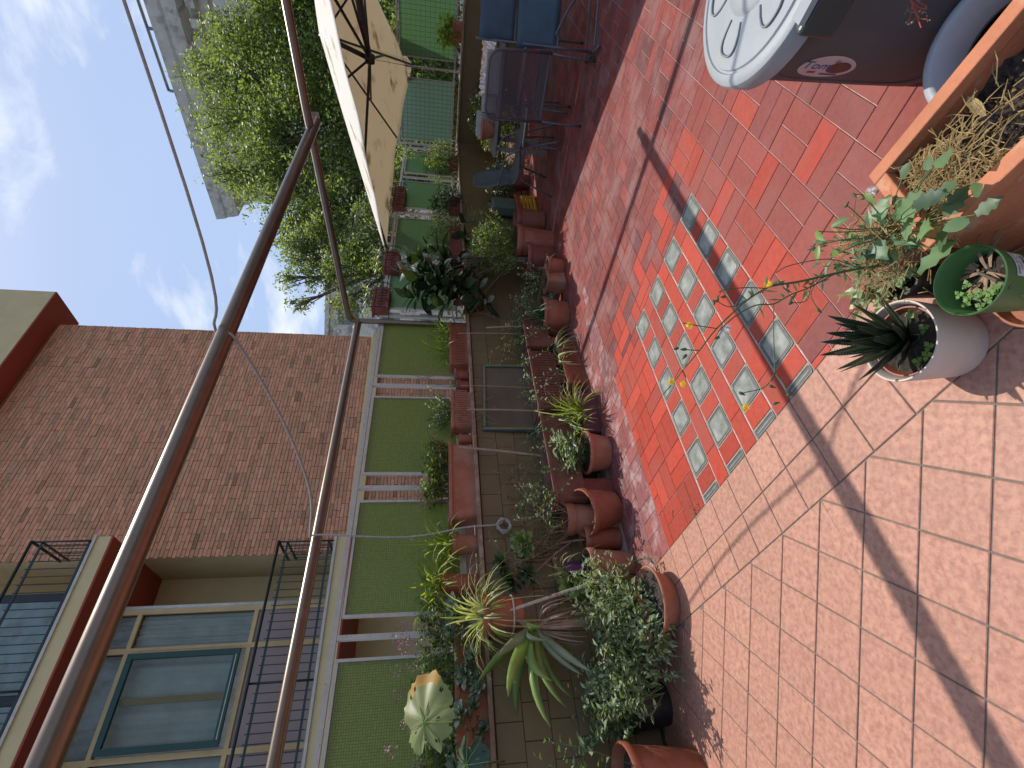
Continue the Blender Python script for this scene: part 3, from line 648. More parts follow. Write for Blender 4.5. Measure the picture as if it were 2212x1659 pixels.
# cream return wall of the loggia, back wall, loggia floors
MB().box(SL+.0, SL+.029, -1.05, -.04, 1.0, ZT, bf).build('return_wall', M['cream'], bld)
MB().box(-13, SL, -1.3, -1.06, 1.0, ZT, bf).build('back_wall', M['cream'], bld)
MB().box(SL-.62, SL-.56, -1.055, -.8, 2.95, 6.3, bf).build('dark_gap_strip', M['dark'], bld)  # solid near-black strip at the dark gap beside the gallery
for fl_, (zb, zt) in enumerate(((2.70, 2.95), (6.30, 6.52))):
    xr = -6.02 if fl_ == 0 else -5.93
    bal = MB().box(-13, xr, -1.05, .9, zb+.03, zt, bf).build('balcony', M['cream'], bld)
    MB().box(-13, xr, -1.05, .9, zb, zb+.0295, bf).build('soffit', M['soffit'], bal)
    MB().box(-13, xr+.02, .86, .93, zt+.001, zt+.04, bf).build('slab_edge', M['cream_white'], bal)
    zr = zt+.92
    rl = MB(); rl.tube([bf(-13, .84, zr), bf(xr-.03, .84, zr)], .022, 8); rl.tube([bf(xr-.03, .84, zr), bf(xr-.03, .02, zr)], .022, 8)
    rl.build('handrail', M['rail_green'], bal, True)
    for zz, nm in ((zr-.13, 'upper_rail'), (zt+.14, 'lower_rail')):
        b_ = MB(); b_.bar(bf(-13, .80, zz), bf(xr-.03, .80, zz), .018, .03); b_.bar(bf(xr-.03, .80, zz), bf(xr-.03, .02, zz), .018, .03); b_.build(nm, M['rail_green'], bal)
    bar_me = None
    for k in range(34):
        x = xr-.10-k*.115
        if bar_me is None: bar_me = MB().tube([(0, 0, zt+.08), (0, 0, zr-.08)], .007, 5, False).mesh('bar', M['rail_green'])
        link('bar', bar_me, bal, bf(x, .80, 0))
    for k in range(5): link('bar', bar_me, bal, bf(xr-.03, .68-k*.14, 0))
    for x in (xr-.03, xr-2.05, xr-4.1):
        MB().tube([bf(x, .82, zt), bf(x, .82, zr)], .016, 6).build('post', M['rail_green'], bal, True)
# glazed gallery of the lower storey
gx0 = -6.93; GT = .36; zb, zt = 2.952, 6.298
MB().tube([bf(gx0+.06, GT+.02, zb), bf(gx0+.06, GT+.02, zt)], .03, 10).build('drain_pipe', M['cream_white'], bld, True)
MB().box(-13, gx0, -1.05, -.95, zb, zt, bf).build('gallery_back', M['curtain'], bld)
verts = [gx0, -7.47, -8.78, -10.0, -11.2]
for x in verts:
    MB().box(x-.035, x+.035, GT-.03, GT+.03, zb, zt, bf).build('mullion', M['yellow_frame'], bld)
    MB().box(x-.008, x+.008, GT+.0305, GT+.036, zb, zt, bf).build('mullion_bead', M['yellow_frame'], bld)
for z in (zb+.03, 4.10, 5.76, zt-.03):
    for a, b in zip(verts[1:], verts[:-1]):
        MB().box(a+.036, b-.036, GT-.028, GT+.028, z-.03, z+.03, bf).build('transom', M['yellow_frame'], bld)
for a, b in zip(verts[1:], verts[:-1]):
    MB().box(a+.036, b-.036, GT-.02, GT-.005, zb+.061, 4.069, bf).build('panel', M['mauve_panel'], bld)
    for z0, z1, k in ((4.131, 5.729, 0), (5.791, zt-.061, 1)):
        if not (k == 0 and abs(a+8.78) < .01): MB().box(a+.036, b-.036, GT-.012, GT-.006, z0, z1, bf).build('window_pane', M['window'], bld)
        mt = 'blind' if k else 'curtain'
        cu = MB(); n_ = 40
        vs = []
        for q in range(n_+1):
            x = a+.04+(b-a-.08)*q/n_; dp = GT-.07+.016*math.sin(q*1.7)+.012*math.sin(q*.63)
            vs += [bf(x, dp, z0), bf(x, dp, z1)]
        cu.add(vs, [(2*q, 2*q+2, 2*q+3, 2*q+1) for q in range(n_)]); cu.build('curtain', M[mt], bld, True)
# sliding window in its green frame, in front of the mullions
sx0, sx1, sz0, sz1 = -8.72, -7.52, 4.19, 5.70
gw = MB()
gw.box(sx0, sx0+.075, GT+.04, GT+.10, sz0, sz1, bf); gw.box(sx1-.075, sx1, GT+.04, GT+.10, sz0, sz1, bf); gw.box(sx0+.0755, sx1-.0755, GT+.04, GT+.10, sz1-.075, sz1, bf); gw.box(sx0+.0755, sx1-.0755, GT+.04, GT+.10, sz0, sz0+.075, bf)
gwo = gw.build('green_window_frame', M['green_frame'], bld)
MB().box(sx0+.076, sx1-.076, GT+.06, GT+.066, sz0+.076, sz1-.076, bf).build('pane', M['window'], gwo)
MB().box(-8.16, -8.08, GT-.0, GT+.035, sz0+.08, sz1-.08, bf).build('middle_stile', M['yellow_frame'], gwo)
MB().box(sx0+.08, sx1-.08, GT+.1005, GT+.104, sz0+.03, sz0+.042, bf).build('sill_strip', M['cream_white'], gwo)
# upper storey window
MB().box(-12, -6.5, .05, .10, 6.56, 9.2, bf).build('upper_window_frame', M['black_metal'], bld)
for k, (a, b) in enumerate(((-7.9, -6.62), (-9.4, -8.02), (-11, -9.5))):
    w = MB().box(a, b, .101, .106, 6.66, 9.1, bf).build('upper_pane', M['window'], bld)
    MB().box(a+.01, b-.01, .1005, .1008, 6.67, 9.09, bf).build('curtain', M['blind'], w)

# ================================================================== STONE BUILDING BEHIND THE TREE
cs = Vector((13.4, 40, 0)); US = Vector((.656, -.755, 0)); NS = Vector((-.755, -.656, 0))
def ST(s, t, z): return cs+US*s+NS*t+Vector((0, 0, z))
stb = thing('stone_building', 'pale stone building with heavy stained cornice behind the tall green tree', 'building', cs)
sf = lambda x, y, z: ST(x, y, z)-cs
zc = proj(cs)  # depth
def zat(dx, dy): return PL(dx, dy, cs, NS).z
ztop = zat(480, 440)
zc0 = zat(560, 430)
MB().box(0, 60, -14, 0, -5.2, ztop-2.6, sf).build('wall', M['stone'], stb)
prof = [(0.0, -2.9), (.25, -2.75), (.3, -2.3), (.55, -2.1), (.6, -1.75), (1.35, -1.45), (1.45, -1.1), (1.5, -.75), (1.6, -.6), (1.7, 0.0), (0, .02)]
co = MB(); vs = []
for s_, e_ in ((-1.0, 1), (60, 1)):
    vs += [sf(s_+(0 if s_ > 0 else -(p[0]*.6)+1.0), p[0], ztop+p[1]) for p in prof]
n_ = len(prof); co.add(vs, [(k, k+1, n_+k+1, n_+k) for k in range(n_-1)]+[tuple(range(n_))[::-1]]); co.build('cornice', M['cornice'], stb)
de = None
for k in range(60):
    if de is None: de = MB().box(-.22, .22, .3, .95, -2.25, -1.78, lambda x, y, z: US*x+NS*y+Vector((0, 0, z))).mesh('dentil', M['cornice'])
    link('dentil', de, stb, sf(.6+k*.95, 0, ztop))
MB().tube([sf(7.5, 1.5, ztop+.36), sf(60, 1.5, ztop+.36)], .09, 8).build('roof_handrail', M['roof_grey'], stb, True)
for k in range(8): MB().tube([sf(7.5+k*3.2, 1.5, ztop-.05), sf(7.5+k*3.2, 1.5, ztop+.34)], .09, 8).build('handrail_post', M['roof_grey'], stb, True)
for row in range(4):
    for k in range(14):
        s_ = 2.2+k*3.9; z1 = ztop-4.0-row*5.0
        f_ = MB(); f_.box(s_-.25, s_, 0, .16, z1-2.9, z1+.2, sf); f_.box(s_+1.5, s_+1.75, 0, .16, z1-2.9, z1+.2, sf); f_.box(s_, s_+1.5, 0, .16, z1, z1+.2, sf); f_.box(s_-.3, s_+1.8, 0, .22, z1-3.05, z1-2.905, sf)
        w = f_.build('window', M['cornice'], stb)
        MB().box(s_, s_+1.5, .005, .03, z1-2.9, z1, sf).build('pane', M['window'] if (k+row) % 3 else M['blind'], w)
        if row == 0:
            MB().box(s_+2.1, s_+3.3, .005, .06, z1-1.6, z1-.2, sf).build('panel', M['stone'], stb)
            if k == 2: MB().box(s_+2.3, s_+3.0, .061, .066, z1-1.3, z1-.5, sf).build('peeling_patch', M['plaster_red'], stb)
MB().box(0, 60, .01, .25, ztop-8.9, ztop-8.4, sf).build('string_course', M['stone'], stb)
# low far building seen under the branches
fbq = YP(715, 560, 52)
fbd = thing('far_building', 'distant pale building glimpsed under the thin branches', 'building', (fbq.x-5, 52, -5.2))
MB().box(-6, 12, 0, 8, 0, fbq.z+5.2).build('wall', M['stone'], fbd)
MB().box(-6.3, 12.3, -.3, 8, fbq.z+5.21, fbq.z+5.6).build('roof_edge', M['cornice'], fbd)
for k in range(5):
    for r_ in range(3): MB().box(-4.6+k*3.2, -3.2+k*3.2, -.05, -.01, fbq.z+2.4-r_*4, fbq.z+4.4-r_*4).build('window', M['window'], fbd)

# ================================================================== TREES
def tree(name, label, base, blobs, nleaf, leaf_L, seed, trunk_r=.22, density=1., mat='tree'):
    rg = random.Random(seed); base = Vector(base); t = thing(name, label, 'tree', base)
    tr = MB(); cr = MB()
    mainc = sum((Vector(b[0])*(b[1]**2) for b in blobs), Vector())/sum(b[1]**2 for b in blobs)
    fork = base.lerp(Vector((mainc.x, mainc.y, base.z)), .6); fork.z = min(b[0][2]-b[1]*.6 for b in blobs)-.2
    tr.tube([Vector((0, 0, 0)), (fork-base)*.5+Vector((.1, .1, 0)), fork-base], [trunk_r, trunk_r*.8, trunk_r*.65], 9)
    limbs = MB(); tips = []
    for c, r in blobs:
        c = Vector(c)
        mid_ = fork.lerp(c, .5)+Vector((rg.uniform(-.3, .3), rg.uniform(-.3, .3), -.3*r))
        limbs.tube([p-base for p in smoothcurve([fork, mid_, c], 5)], [trunk_r*.5*(1-.65*k/10) for k in range(11)], 6)
        nb2 = int(10+r*7)
        for q in range(nb2):
            d = Vector((rg.gauss(0, 1), rg.gauss(0, 1), rg.gauss(.15, .9))).normalized(); e = c+d*r*rg.uniform(.55, 1.05)
            st = c.lerp(mid_, rg.uniform(0, .5)); m_ = st.lerp(e, .55)+Vector((0, 0, .12*r))
            limbs.tube([p-base for p in (st, m_, e)], [trunk_r*.14, trunk_r*.08, trunk_r*.03], 4, False); tips.append((m_, e, r))
    tot = sum(x[2]**1.6 for x in tips)
    for m_, e, r in tips:
        per = max(3, int(nleaf*r**1.6/tot))
        for q in range(per):
            t_ = rg.uniform(.05, 1.12); p = m_.lerp(e, t_)+Vector((rg.gauss(0, 1), rg.gauss(0, 1), rg.gauss(0, .9)))*(.16*r*(1.15-.3*t_))
            d = Vector((rg.gauss(0, 1), rg.gauss(0, 1), rg.gauss(-.25, .7))).normalized(); nn = Vector((rg.gauss(0, .6), rg.gauss(0, .6), 1)).normalized()
            Lf = leaf_L*rg.uniform(.6, 1.3); x = d.cross(nn).normalized()*Lf*.26; pp = p-base
            k = len(cr.v); cr.v += [tuple(pp), tuple(pp+d*Lf*.5+x), tuple(pp+d*Lf), tuple(pp+d*Lf*.5-x)]; cr.f.append((k, k+1, k+2, k+3)); cr.m.append(0)
    tr.build('trunk', M['bark'], t, True); limbs.build('limbs', M['bark'], t, True)
    tag(cr.build('crown', L[mat], t), kind='stuff'); return t
def at(dx, dy, y): return YP(dx, dy, y)
bl = []
for dx, dy, y, r in ((490, 150, 18, 1.5), (520, 260, 18, 1.7), (570, 90, 17, 1.7), (600, 200, 16.5, 2.0), (570, 340, 17, 1.7), (650, 60, 17, 2.0), (660, 300, 16, 1.9), (700, 160, 16, 2.1), (640, 420, 16, 1.4), (635, 480, 15.5, .9), (690, 500, 15, 1.0), (650, 540, 14.8, .6), (720, 380, 15.5, 1.5), (770, 90, 16, 2.0), (800, 260, 15.5, 1.8), (760, 440, 15, 1.2), (850, 100, 16, 2.0), (900, 200, 16, 1.8), (630, 10, 18, 2.0), (455, 150, 18.5, .8), (520, 380, 17.5, 1.0), (700, -40, 17, 2.2), (850, -30, 17, 2.2)):
    bl.append((at(dx, dy, y), r))
c0 = at(900, 200, 16.5)
tree('street_tree', 'big bushy green street tree in front of the stone building', (c0.x, c0.y, -5.2), bl, 115000, .115, 3, .32)
bl2 = [(at(680, 520, 14), .85), (at(740, 560, 13.5), .9), (at(650, 560, 14.5), .7), (at(760, 640, 13), .7), (at(690, 600, 14), .55), (at(800, 500, 13.5), 1.1), (at(840, 580, 13), 1.1), (at(625, 600, 14.2), .42), (at(640, 660, 14), .35), (at(700, 470, 14.5), .9)]
c1 = at(900, 540, 13.8)
tree('thin_tree', 'thinner tree with bare twig ends between the brick wall and the big tree', (c1.x, c1.y, -5.2), bl2, 15000, .09, 5, .16)
bl3 = [(at(900, 420, 13), 1.2), (at(930, 320, 13.5), 1.3), (at(960, 540, 12), 1.0), (at(930, 80, 14), 1.6), (at(960, 230, 13.5), 1.3), (at(890, -20, 14), 1.5)]
c2 = at(980, 300, 13.4)
tree('low_tree', 'lower dark tree showing through the gaps of the green railing', (c2.x, c2.y, -5.2), bl3, 22000, .12, 8, .2, mat='tree')

# ================================================================== PARASOL
P1, P4, P2 = Vector((1.90, 7.72, 2.20)), Vector((6.1, 9.9, 2.0)), Vector((3.62, 3.9, 2.52)); P3 = Vector((7.0, 5.0, 2.45))
AP = Vector((4.15, 6.35, 2.92)); HUB = Vector((3.93, 6.36, 2.33))
pa = thing('parasol', 'tilted cream canvas parasol with black arms over the garden table', 'parasol', (AP.x, AP.y, 0)); po = Vector(pa.location)
cn = MB(); N1, N2 = 26, 14
corners = [P1, P2, P3, P4]; val = MB(); ribs = []
for q in range(4):
    a, b = corners[q], corners[(q+1) % 4]; vs = []
    for i in range(N2+1):
        t = i/N2
        for j in range(N1+1):
            u_ = j/N1; e = a.lerp(b, u_); bow = math.sin(math.pi*u_)
            sag = (-.02 if q == 0 else .07)*bow*t*t
            if q == 2: sag = .52*bow*t*t                                # far edge gathered up between its corners
            p = AP.lerp(e, t); c_ = a.lerp(b, .5); inn = (AP-c_); inn.z = 0
            p = p+inn.normalized()*((.05 if q == 0 else .0 if q == 3 else .16)*bow*t*t)+Vector((0, 0, sag+.10*t*(1-t)*(.35 if q == 0 else -1.0)+.012*math.sin(u_*21+q)*t*bow))
            vs.append(p-po)
    fs = [(i*(N1+1)+j, i*(N1+1)+j+1, (i+1)*(N1+1)+j+1, (i+1)*(N1+1)+j) for i in range(N2) for j in range(N1)]
    cn.add(vs, fs)
cno = cn.build('canopy', M['canvas'], pa, True)
m_ = cno.modifiers.new('solid', 'SOLIDIFY'); m_.thickness = .004
for q in range(4):
    MB().tube([AP-po+Vector((0, 0, -.05)), corners[q].lerp(AP, .03)-po+Vector((0, 0, -.035))], .016, 6).build('rib', M['black_metal'], pa)
    ed = corners[q].lerp(corners[(q+1) % 4], .5); c_ = ed.copy(); inn = AP-c_; inn.z = 0
    MB().tube([AP-po+Vector((0, 0, -.05)), ed.lerp(AP, .12)-po+Vector((0, 0, -.05))], .014, 6).build('rib', M['black_metal'], pa)
    MB().tube([HUB-po, corners[q].lerp(AP, .45)-po+Vector((0, 0, -.06))], .017, 6).build('strut', M['black_metal'], pa)
    MB().tube([HUB-po, ed.lerp(AP, .5)-po+Vector((0, 0, -.05))], .015, 6).build('strut', M['black_metal'], pa)
MB().tube([AP-po, HUB-po], .028, 10).build('centre_pole', M['black_metal'], pa, True)
MB().lathe([(0, -.06), (.05, -.055), (.062, -.02), (.062, .03), (.04, .055), (0, .06)], 12, HUB-po).build('hub', M['black_metal'], pa)
MB().tube([HUB-po, Vector((6.9, 6.7, 3.0))-po], .035, 8).build('cantilever_arm', M['black_metal'], pa)
MB().tube([Vector((6.9, 6.7, 3.05))-po, Vector((6.95, 6.72, 0))-po], .045, 10).build('mast', M['black_metal'], pa)
MB().tube([HUB-po+Vector((0, 0, -.05)), HUB-po+Vector((-.05, -.02, -.6))], .003, 4).build('cord', M['black_metal'], pa)
# ================================================================== POTS AND PLANTS
def away(p):
    d = Vector((p.x, p.y, 0)); return d.normalized()
def zfor(p, dx):                        # height above p that shows at dx
    lo, hi = -1., 4.
    for _ in range(40):
        m_ = (lo+hi)/2
        if proj((p.x, p.y, m_))[0] > dx: lo = m_
        else: hi = m_
    return lo
def spot(dxb, dyb, wd, dxr, z0=0., taper=.72):
    """centre, rim radius, height of a round pot whose base shows at (dxb, dyb), rim wd wide, rim centre at dxr"""
    p = G(dxb, dyb, z0); z = proj(p)[2]; r = wd*z/F/2; c = p+away(p)*(r*taper); h = zfor(c, dxr)-z0
    return c, r, h
def pot_parts(t, r, h, mat, style='plain', rb=.72, fill=.86, rimh=.16, soil=True, z0=0., wall=.012, n=32, soilmat='soil'):
    mt = M[mat]
    fn = None
    if style == 'ribbed': fn = lambda rr, z, a: rr*(1+(.022*math.cos(a*26) if h*.08 < z-z0 < h*.80 else 0))
    if style == 'wavy': fn = lambda rr, z, a: rr*(1+.02*math.cos(a*14)*(1 if z-z0 > h*.8 else 0))
    rimz = h*(1-rimh)
    rbt = r*rb; ri = lambda z: rbt+(r*.94-rbt)*(z/h)
    body = [(0, 0), (rbt*.94, 0), (rbt, .006), (ri(h*.12), h*.12), (ri(h*.4), h*.4), (ri(rimz*.985), rimz*.985), (ri(rimz)*.99, rimz)]
    MB().lathe([(a, b+z0) for a, b in body], n*2 if style == 'ribbed' else n, fn=fn).build('pot', mt, t, True, sharp=35)
    rm = [(ri(rimz)*.985, rimz-.001), (r*.985, rimz+.001), (r*1.0, rimz+.008), (r, h-.006), (r-.004, h), (r-wall, h), (r-wall-.003, h-.005), (ri(rimz)-wall, rimz), (ri(h*.5)-wall, h*.5)]
    MB().lathe([(a, b+z0) for a, b in rm], n, fn=fn if style == 'wavy' else None).build('rim', mt, t, True, sharp=35)
    if soil:
        sr = ri(h*fill)-wall*.6; rg = random.Random(int(r*1e4)); s_ = MB(); rings = 5; nn = 20; s_.v.append((0, 0, z0+h*fill+.012))
        for k in range(1, rings+1):
            for q in range(nn):
                a = 2*math.pi*q/nn; rr = sr*k/rings; s_.v.append((rr*math.cos(a), rr*math.sin(a), z0+h*fill+rg.uniform(-.008, .014)*(1 if k < rings else .4)))
        for q in range(nn): s_.f.append((0, 1+q, 1+(q+1) % nn)); s_.m.append(0)
        for k in range(rings-1):
            for q in range(nn): s_.f.append((1+k*nn+q, 1+(k+1)*nn+q, 1+(k+1)*nn+(q+1) % nn, 1+k*nn+(q+1) % nn)); s_.m.append(0)
        s_.build('soil', M[soilmat], t)
    return z0+h*fill
def trough_parts(t, Lx, Wy, h, mat, ribs=0, rz=0., taper=.84, z0=0., fill=.84, rim=.022, soil=True):
    """rectangular trough, long axis along local x"""
    c, s = math.cos(rz), math.sin(rz)
    def fr_(x, y, z): return Vector((x*c-y*s, x*s+y*c, z+z0))
    def ring(lx, ly, z, rr=.03):
        pts = []
        for cx, cy, a0 in ((lx/2-rr, ly/2-rr, 0), (-lx/2+rr, ly/2-rr, 90), (-lx/2+rr, -ly/2+rr, 180), (lx/2-rr, -ly/2+rr, 270)):
            for q in range(4): a = R(a0+30*q); pts.append(fr_(cx+rr*math.cos(a), cy+rr*math.sin(a), z))
        return pts
    def loft(rs, cap0=False):
        b = MB(); n = len(rs[0])
        for r_ in rs: b.v += [tuple(p) for p in r_]
        for k in range(len(rs)-1):
            for q in range(n): b.f.append((k*n+q, k*n+(q+1) % n, (k+1)*n+(q+1) % n, (k+1)*n+q)); b.m.append(0)
        if cap0: b.f.append(tuple(range(n))[::-1]); b.m.append(0)
        return b
    T = taper; zr = h-.028
    loft([ring(Lx*(1-(1-T)*.5), Wy*T, 0), ring(Lx-rim*1.6, Wy-rim*1.6, zr)], True).build('trough', M[mat], t, True, sharp=40)
    loft([ring(Lx-rim*1.6, Wy-rim*1.6, zr-.001), ring(Lx, Wy, zr), ring(Lx+.004, Wy+.004, zr+.014), ring(Lx, Wy, h), ring(Lx-rim*1.7, Wy-rim*1.7, h), ring(Lx-rim*2, Wy-rim*2, h-.004), ring(Lx-rim*2.4, Wy-rim*2.4, h*.45)]).build('rim', M[mat], t, True, sharp=40)
    if ribs:
        b = MB()
        for k in range(ribs):
            x = -Lx/2*.86+Lx*.86*k/(ribs-1)
            for sy in (-1, 1):
                y0 = sy*(Wy*T/2+.002); y1 = sy*(Wy/2-rim*.8+.004); hh = zr-.03
                p = [fr_(x-.006, y0, .03), fr_(x+.006, y0, .03), fr_(x+.006, y1, hh), fr_(x-.006, y1, hh)]
                q_ = [v+fr_(0, sy*.006, 0)-fr_(0, 0, 0) for v in p]
                b.add(p+q_, [(4, 5, 6, 7), (0, 1, 5, 4), (1, 2, 6, 5), (2, 3, 7, 6), (3, 0, 4, 7)])
        tag(b.build('ribs', M[mat], t), kind='stuff')
    if soil:
        rg = random.Random(int(Lx*991)); nx, ny = max(8, int(Lx/.035)), 7; b = MB()
        for i in range(nx+1):
            for j in range(ny+1):
                b.v.append(tuple(fr_((Lx-rim*2.6)*(i/nx-.5), (Wy-rim*2.6)*(j/ny-.5), h*fill+rg.uniform(-.008, .014))))
        for i in range(nx):
            for j in range(ny): a = i*(ny+1)+j; b.f.append((a, a+ny+1, a+ny+2, a+1)); b.m.append(0)
        b.build('soil', M['soil'], t)
    return h*fill+z0, fr_
def blade_pts(o, az, el, Ln, droop, seg=6, kink=None):
    o = Vector(o); pts = [o]; d = Vector((math.cos(az)*math.cos(el), math.sin(az)*math.cos(el), math.sin(el))); st = Ln/seg
    for k in range(seg):
        d = (d+Vector((0, 0, -droop*(k+1)/seg*.45))).normalized()
        if kink is not None and k == kink[0]: d = (d+Vector((0, 0, -kink[1]))).normalized()
        pts.append(pts[-1]+d*st)
    return pts
def blades(mb, o, n, Ln, w, el=(.5, 1.4), droop=.9, rg=None, spread=.02, fold=.12, seg=6, az=None, tip=.12, kink=0.):
    rg = rg or random.Random(1)
    for k in range(n):
        a = rg.uniform(0, 6.283) if az is None else rg.uniform(*az); e = rg.uniform(*el); l_ = Ln*rg.uniform(.65, 1.15)
        oo = Vector(o)+Vector((math.cos(a)*spread*rg.random(), math.sin(a)*spread*rg.random(), 0))
        pts = blade_pts(oo, a, e, l_, droop*rg.uniform(.6, 1.3), seg, (rg.randrange(1, seg), kink*3) if rg.random() < kink else None)
        ws = [w*min(1, .55+1.6*t)*(1-t**2.2*(1-tip)) for t in [q/seg for q in range(seg+1)]]
        mb.ribbon(pts, ws, (-math.sin(a), math.cos(a), .15*rg.uniform(-1, 1)), fold)
    return mb
def foliage(mb, c, rad, n, Ll, Lw, rg, shell=.35, drop=-.1, fold=.18, squash=1.):
    c = Vector(c)
    for k in range(n):
        d = Vector((rg.gauss(0, 1), rg.gauss(0, 1), rg.gauss(0, 1))).normalized(); q = (shell+(1-shell)*rg.random())**.6
        p = c+Vector((d.x*rad[0], d.y*rad[1], d.z*rad[2]))*q
        dd = (d*.7+Vector((rg.gauss(0, .6), rg.gauss(0, .6), rg.gauss(drop, .5)))).normalized(); s_ = .5+1.1*rg.random()**1.6
        mb.leaf(p, dd, (rg.gauss(0, .5), rg.gauss(0, .5), 1), Ll*s_, Lw*s_, fold)
    return mb
def sprigs(lm, sm, o, n, hgt, rad, Ll, Lw, nl, rg, bend=.3, r=.003, up=1.0, start=.25, flat=.5):
    """n leafy stems rising from o: stems into sm, leaves into lm"""
    o = Vector(o)
    for k in range(n):
        a = rg.uniform(0, 6.283); q = math.sqrt(rg.random()); b = o+Vector((math.cos(a)*rad*.35*q, math.sin(a)*rad*.35*q, 0)); h_ = hgt*rg.uniform(.55, 1.1)
        e = o+Vector((math.cos(a)*rad*q*1.05, math.sin(a)*rad*q*1.05, h_*up)); m_ = b.lerp(e, .5)+Vector((rg.uniform(-1, 1)*bend*.12, rg.uniform(-1, 1)*bend*.12, h_*.1))
        pts = smoothcurve([b, m_, e], 4); sm.tube(pts, [r, r, r, r, r*.8, r*.7, r*.6, r*.5, r*.4], 4, False)
        for q2 in range(nl):
            t = start+(1-start)*(q2+rg.random())/nl; f_ = t*(len(pts)-1); i = min(int(f_), len(pts)-2); p = pts[i].lerp(pts[i+1], f_-i)
            a2 = rg.uniform(0, 6.283); d = Vector((math.cos(a2), math.sin(a2), rg.uniform(-.2, .8))).normalized(); s_ = rg.uniform(.65, 1.2)
            lm.leaf(p, d, (rg.gauss(0, flat), rg.gauss(0, flat), 1), Ll*s_, Lw*s_)
def twigs(mb, o, n, Ln, rg, r=.0025, depth=3, up=.8, spread=.7):
    def grow(p, d, l_, r_, k):
        e = p+d*l_; m_ = p.lerp(e, .5)+Vector((rg.gauss(0, .05), rg.gauss(0, .05), rg.gauss(0, .05)))*l_
        mb.tube([p, m_, e], [r_, r_*.85, r_*.65], 4, False)
        if k:
            for q in range(rg.choice((2, 2, 3))):
                dd = (d+Vector((rg.gauss(0, spread), rg.gauss(0, spread), rg.gauss(.1, spread*.7)))).normalized(); grow(e, dd, l_*rg.uniform(.5, .8), r_*.65, k-1)
    for k in range(n):
        grow(Vector(o)+Vector((rg.uniform(-.02, .02), rg.uniform(-.02, .02), 0)), Vector((rg.gauss(0, .5), rg.gauss(0, .5), up)).normalized(), Ln*rg.uniform(.3, .5), r, depth)
    return mb
def spoon_mesh(Ln, w, mat, thick=.0, cup=.25, tip=.5, name='leaf', seg=6, curl=.0):
    """one fleshy or broad leaf pointing along +x, cupped upwards"""
    b = MB(); N = 4
    for i in range(seg+1):
        t = i/seg; ww = w*(math.sin(math.pi*min(1, t*.5/tip if t < tip else .5+.5*(t-tip)/(1-tip)))**.75)*.5+.0006
        if i == 0: ww = w*.14
        for j in range(-N//2, N//2+1):
            y = ww*j/(N/2); z = cup*abs(y)**1.5/(w**.5+1e-6)+curl*Ln*t*t
            b.v.append((Ln*t, y, z))
    n = N+1
    for i in range(seg):
        for j in range(N): a = i*n+j; b.f.append((a, a+1, a+n+1, a+n)); b.m.append(0)
    me = b.mesh(name, mat, True); return me
def rot_to(az, el, roll=0.): return Matrix.Rotation(az, 4, 'Z') @ Matrix.Rotation(-el, 4, 'Y') @ Matrix.Rotation(roll, 4, 'X')
def put_leaf(me, parent, p, az, el, roll=0., sc_=1., name='leaf'):
    o = link(name, me, parent, p); o.rotation_euler = rot_to(az, el, roll).to_euler(); o.scale = (sc_,)*3; return o
def rosette(parent, c, r, me, n=24, rg=None, tilt=None, size=1.):
    """leaves set in a spiral; me is a leaf of unit length"""
    for k in range(n):
        q = k/n; az = k*2.39996; el = R(12+70*(1-q)**1.0) if False else R(78-72*q**.8); s_ = r*(.35+.65*q)*size
        o = put_leaf(me, parent, Vector(c)+Vector((0, 0, .1*r*(1-q))), az, el, 0, s_)
        if tilt is not None:
            o.matrix_basis = Matrix.Translation(Vector(c)) @ tilt.to_matrix().to_4x4() @ Matrix.Translation(-Vector(c)) @ o.matrix_basis
def stake(name, label, cat, a, b, r, mat='stick', n=7):
    a, b = Vector(a), Vector(b)
    pts = smoothcurve([a, a.lerp(b, .5)+Vector((.006, -.004, 0)), b], 4)
    return tag(MB().tube(pts, r, n).build(name, M[mat], None, True, sharp=50), label, cat)

# ---------------------------------------------------------------- pots on the floor, from the near end of the parapet to the far end
rg = random.Random(11)
def floor_pot(name, label, dxb, dyb, wd, dxr, mat, style='plain', rb=.74, fill=.86, z0=0., tilt=None, n=32, cat='potted plant', rimh=.16, soil=True, hmax=None, soilmat='soil'):
    c, r, h = spot(dxb, dyb, wd, dxr, z0, rb); h = min(h, hmax) if hmax else h
    t = thing(name, label, cat, (c.x, c.y, z0)); zs = pot_parts(t, r, h, mat, style, rb, fill, rimh, soil, n=n, soilmat=soilmat)
    if tilt: t.rotation_euler = tilt
    return t, r, h, zs
# big pot in the near corner with a young climber
c = W(-4.52, .50); t = thing('potted_plant', 'largest terracotta tub at the corner of the frame, beside the black pot', 'potted plant', c)
zs = pot_parts(t, .235, .42, 'terra', 'plain', .75, .85, .10); lm, sm = MB(), MB(); sprigs(lm, sm, (.05, 0, zs), 14, .55, .26, .05, .026, 12, rg, bend=.9)
sm.build('stems', M['stem_green'], t); tag(lm.build('foliage', L['ivy'], t), kind='stuff')
# black pot with a mass of sow thistle
t, r, h, zs = floor_pot('potted_plant', 'black plastic pot with trailing weeds standing before the corner tub', 1453, 1518, 104, 1358, 'black_plastic', rb=.8, rimh=.1)
lm, sm = MB(), MB(); sprigs(lm, sm, (0, .02, zs), 22, .42, .30, .06, .024, 16, rg, bend=.9); foliage(lm, (0, .05, zs+.12), (.2, .2, .14), 700, .045, .018, rg)
sm.build('stems', M['stem_green'], t); tag(lm.build('foliage', L['grey'], t), kind='stuff')
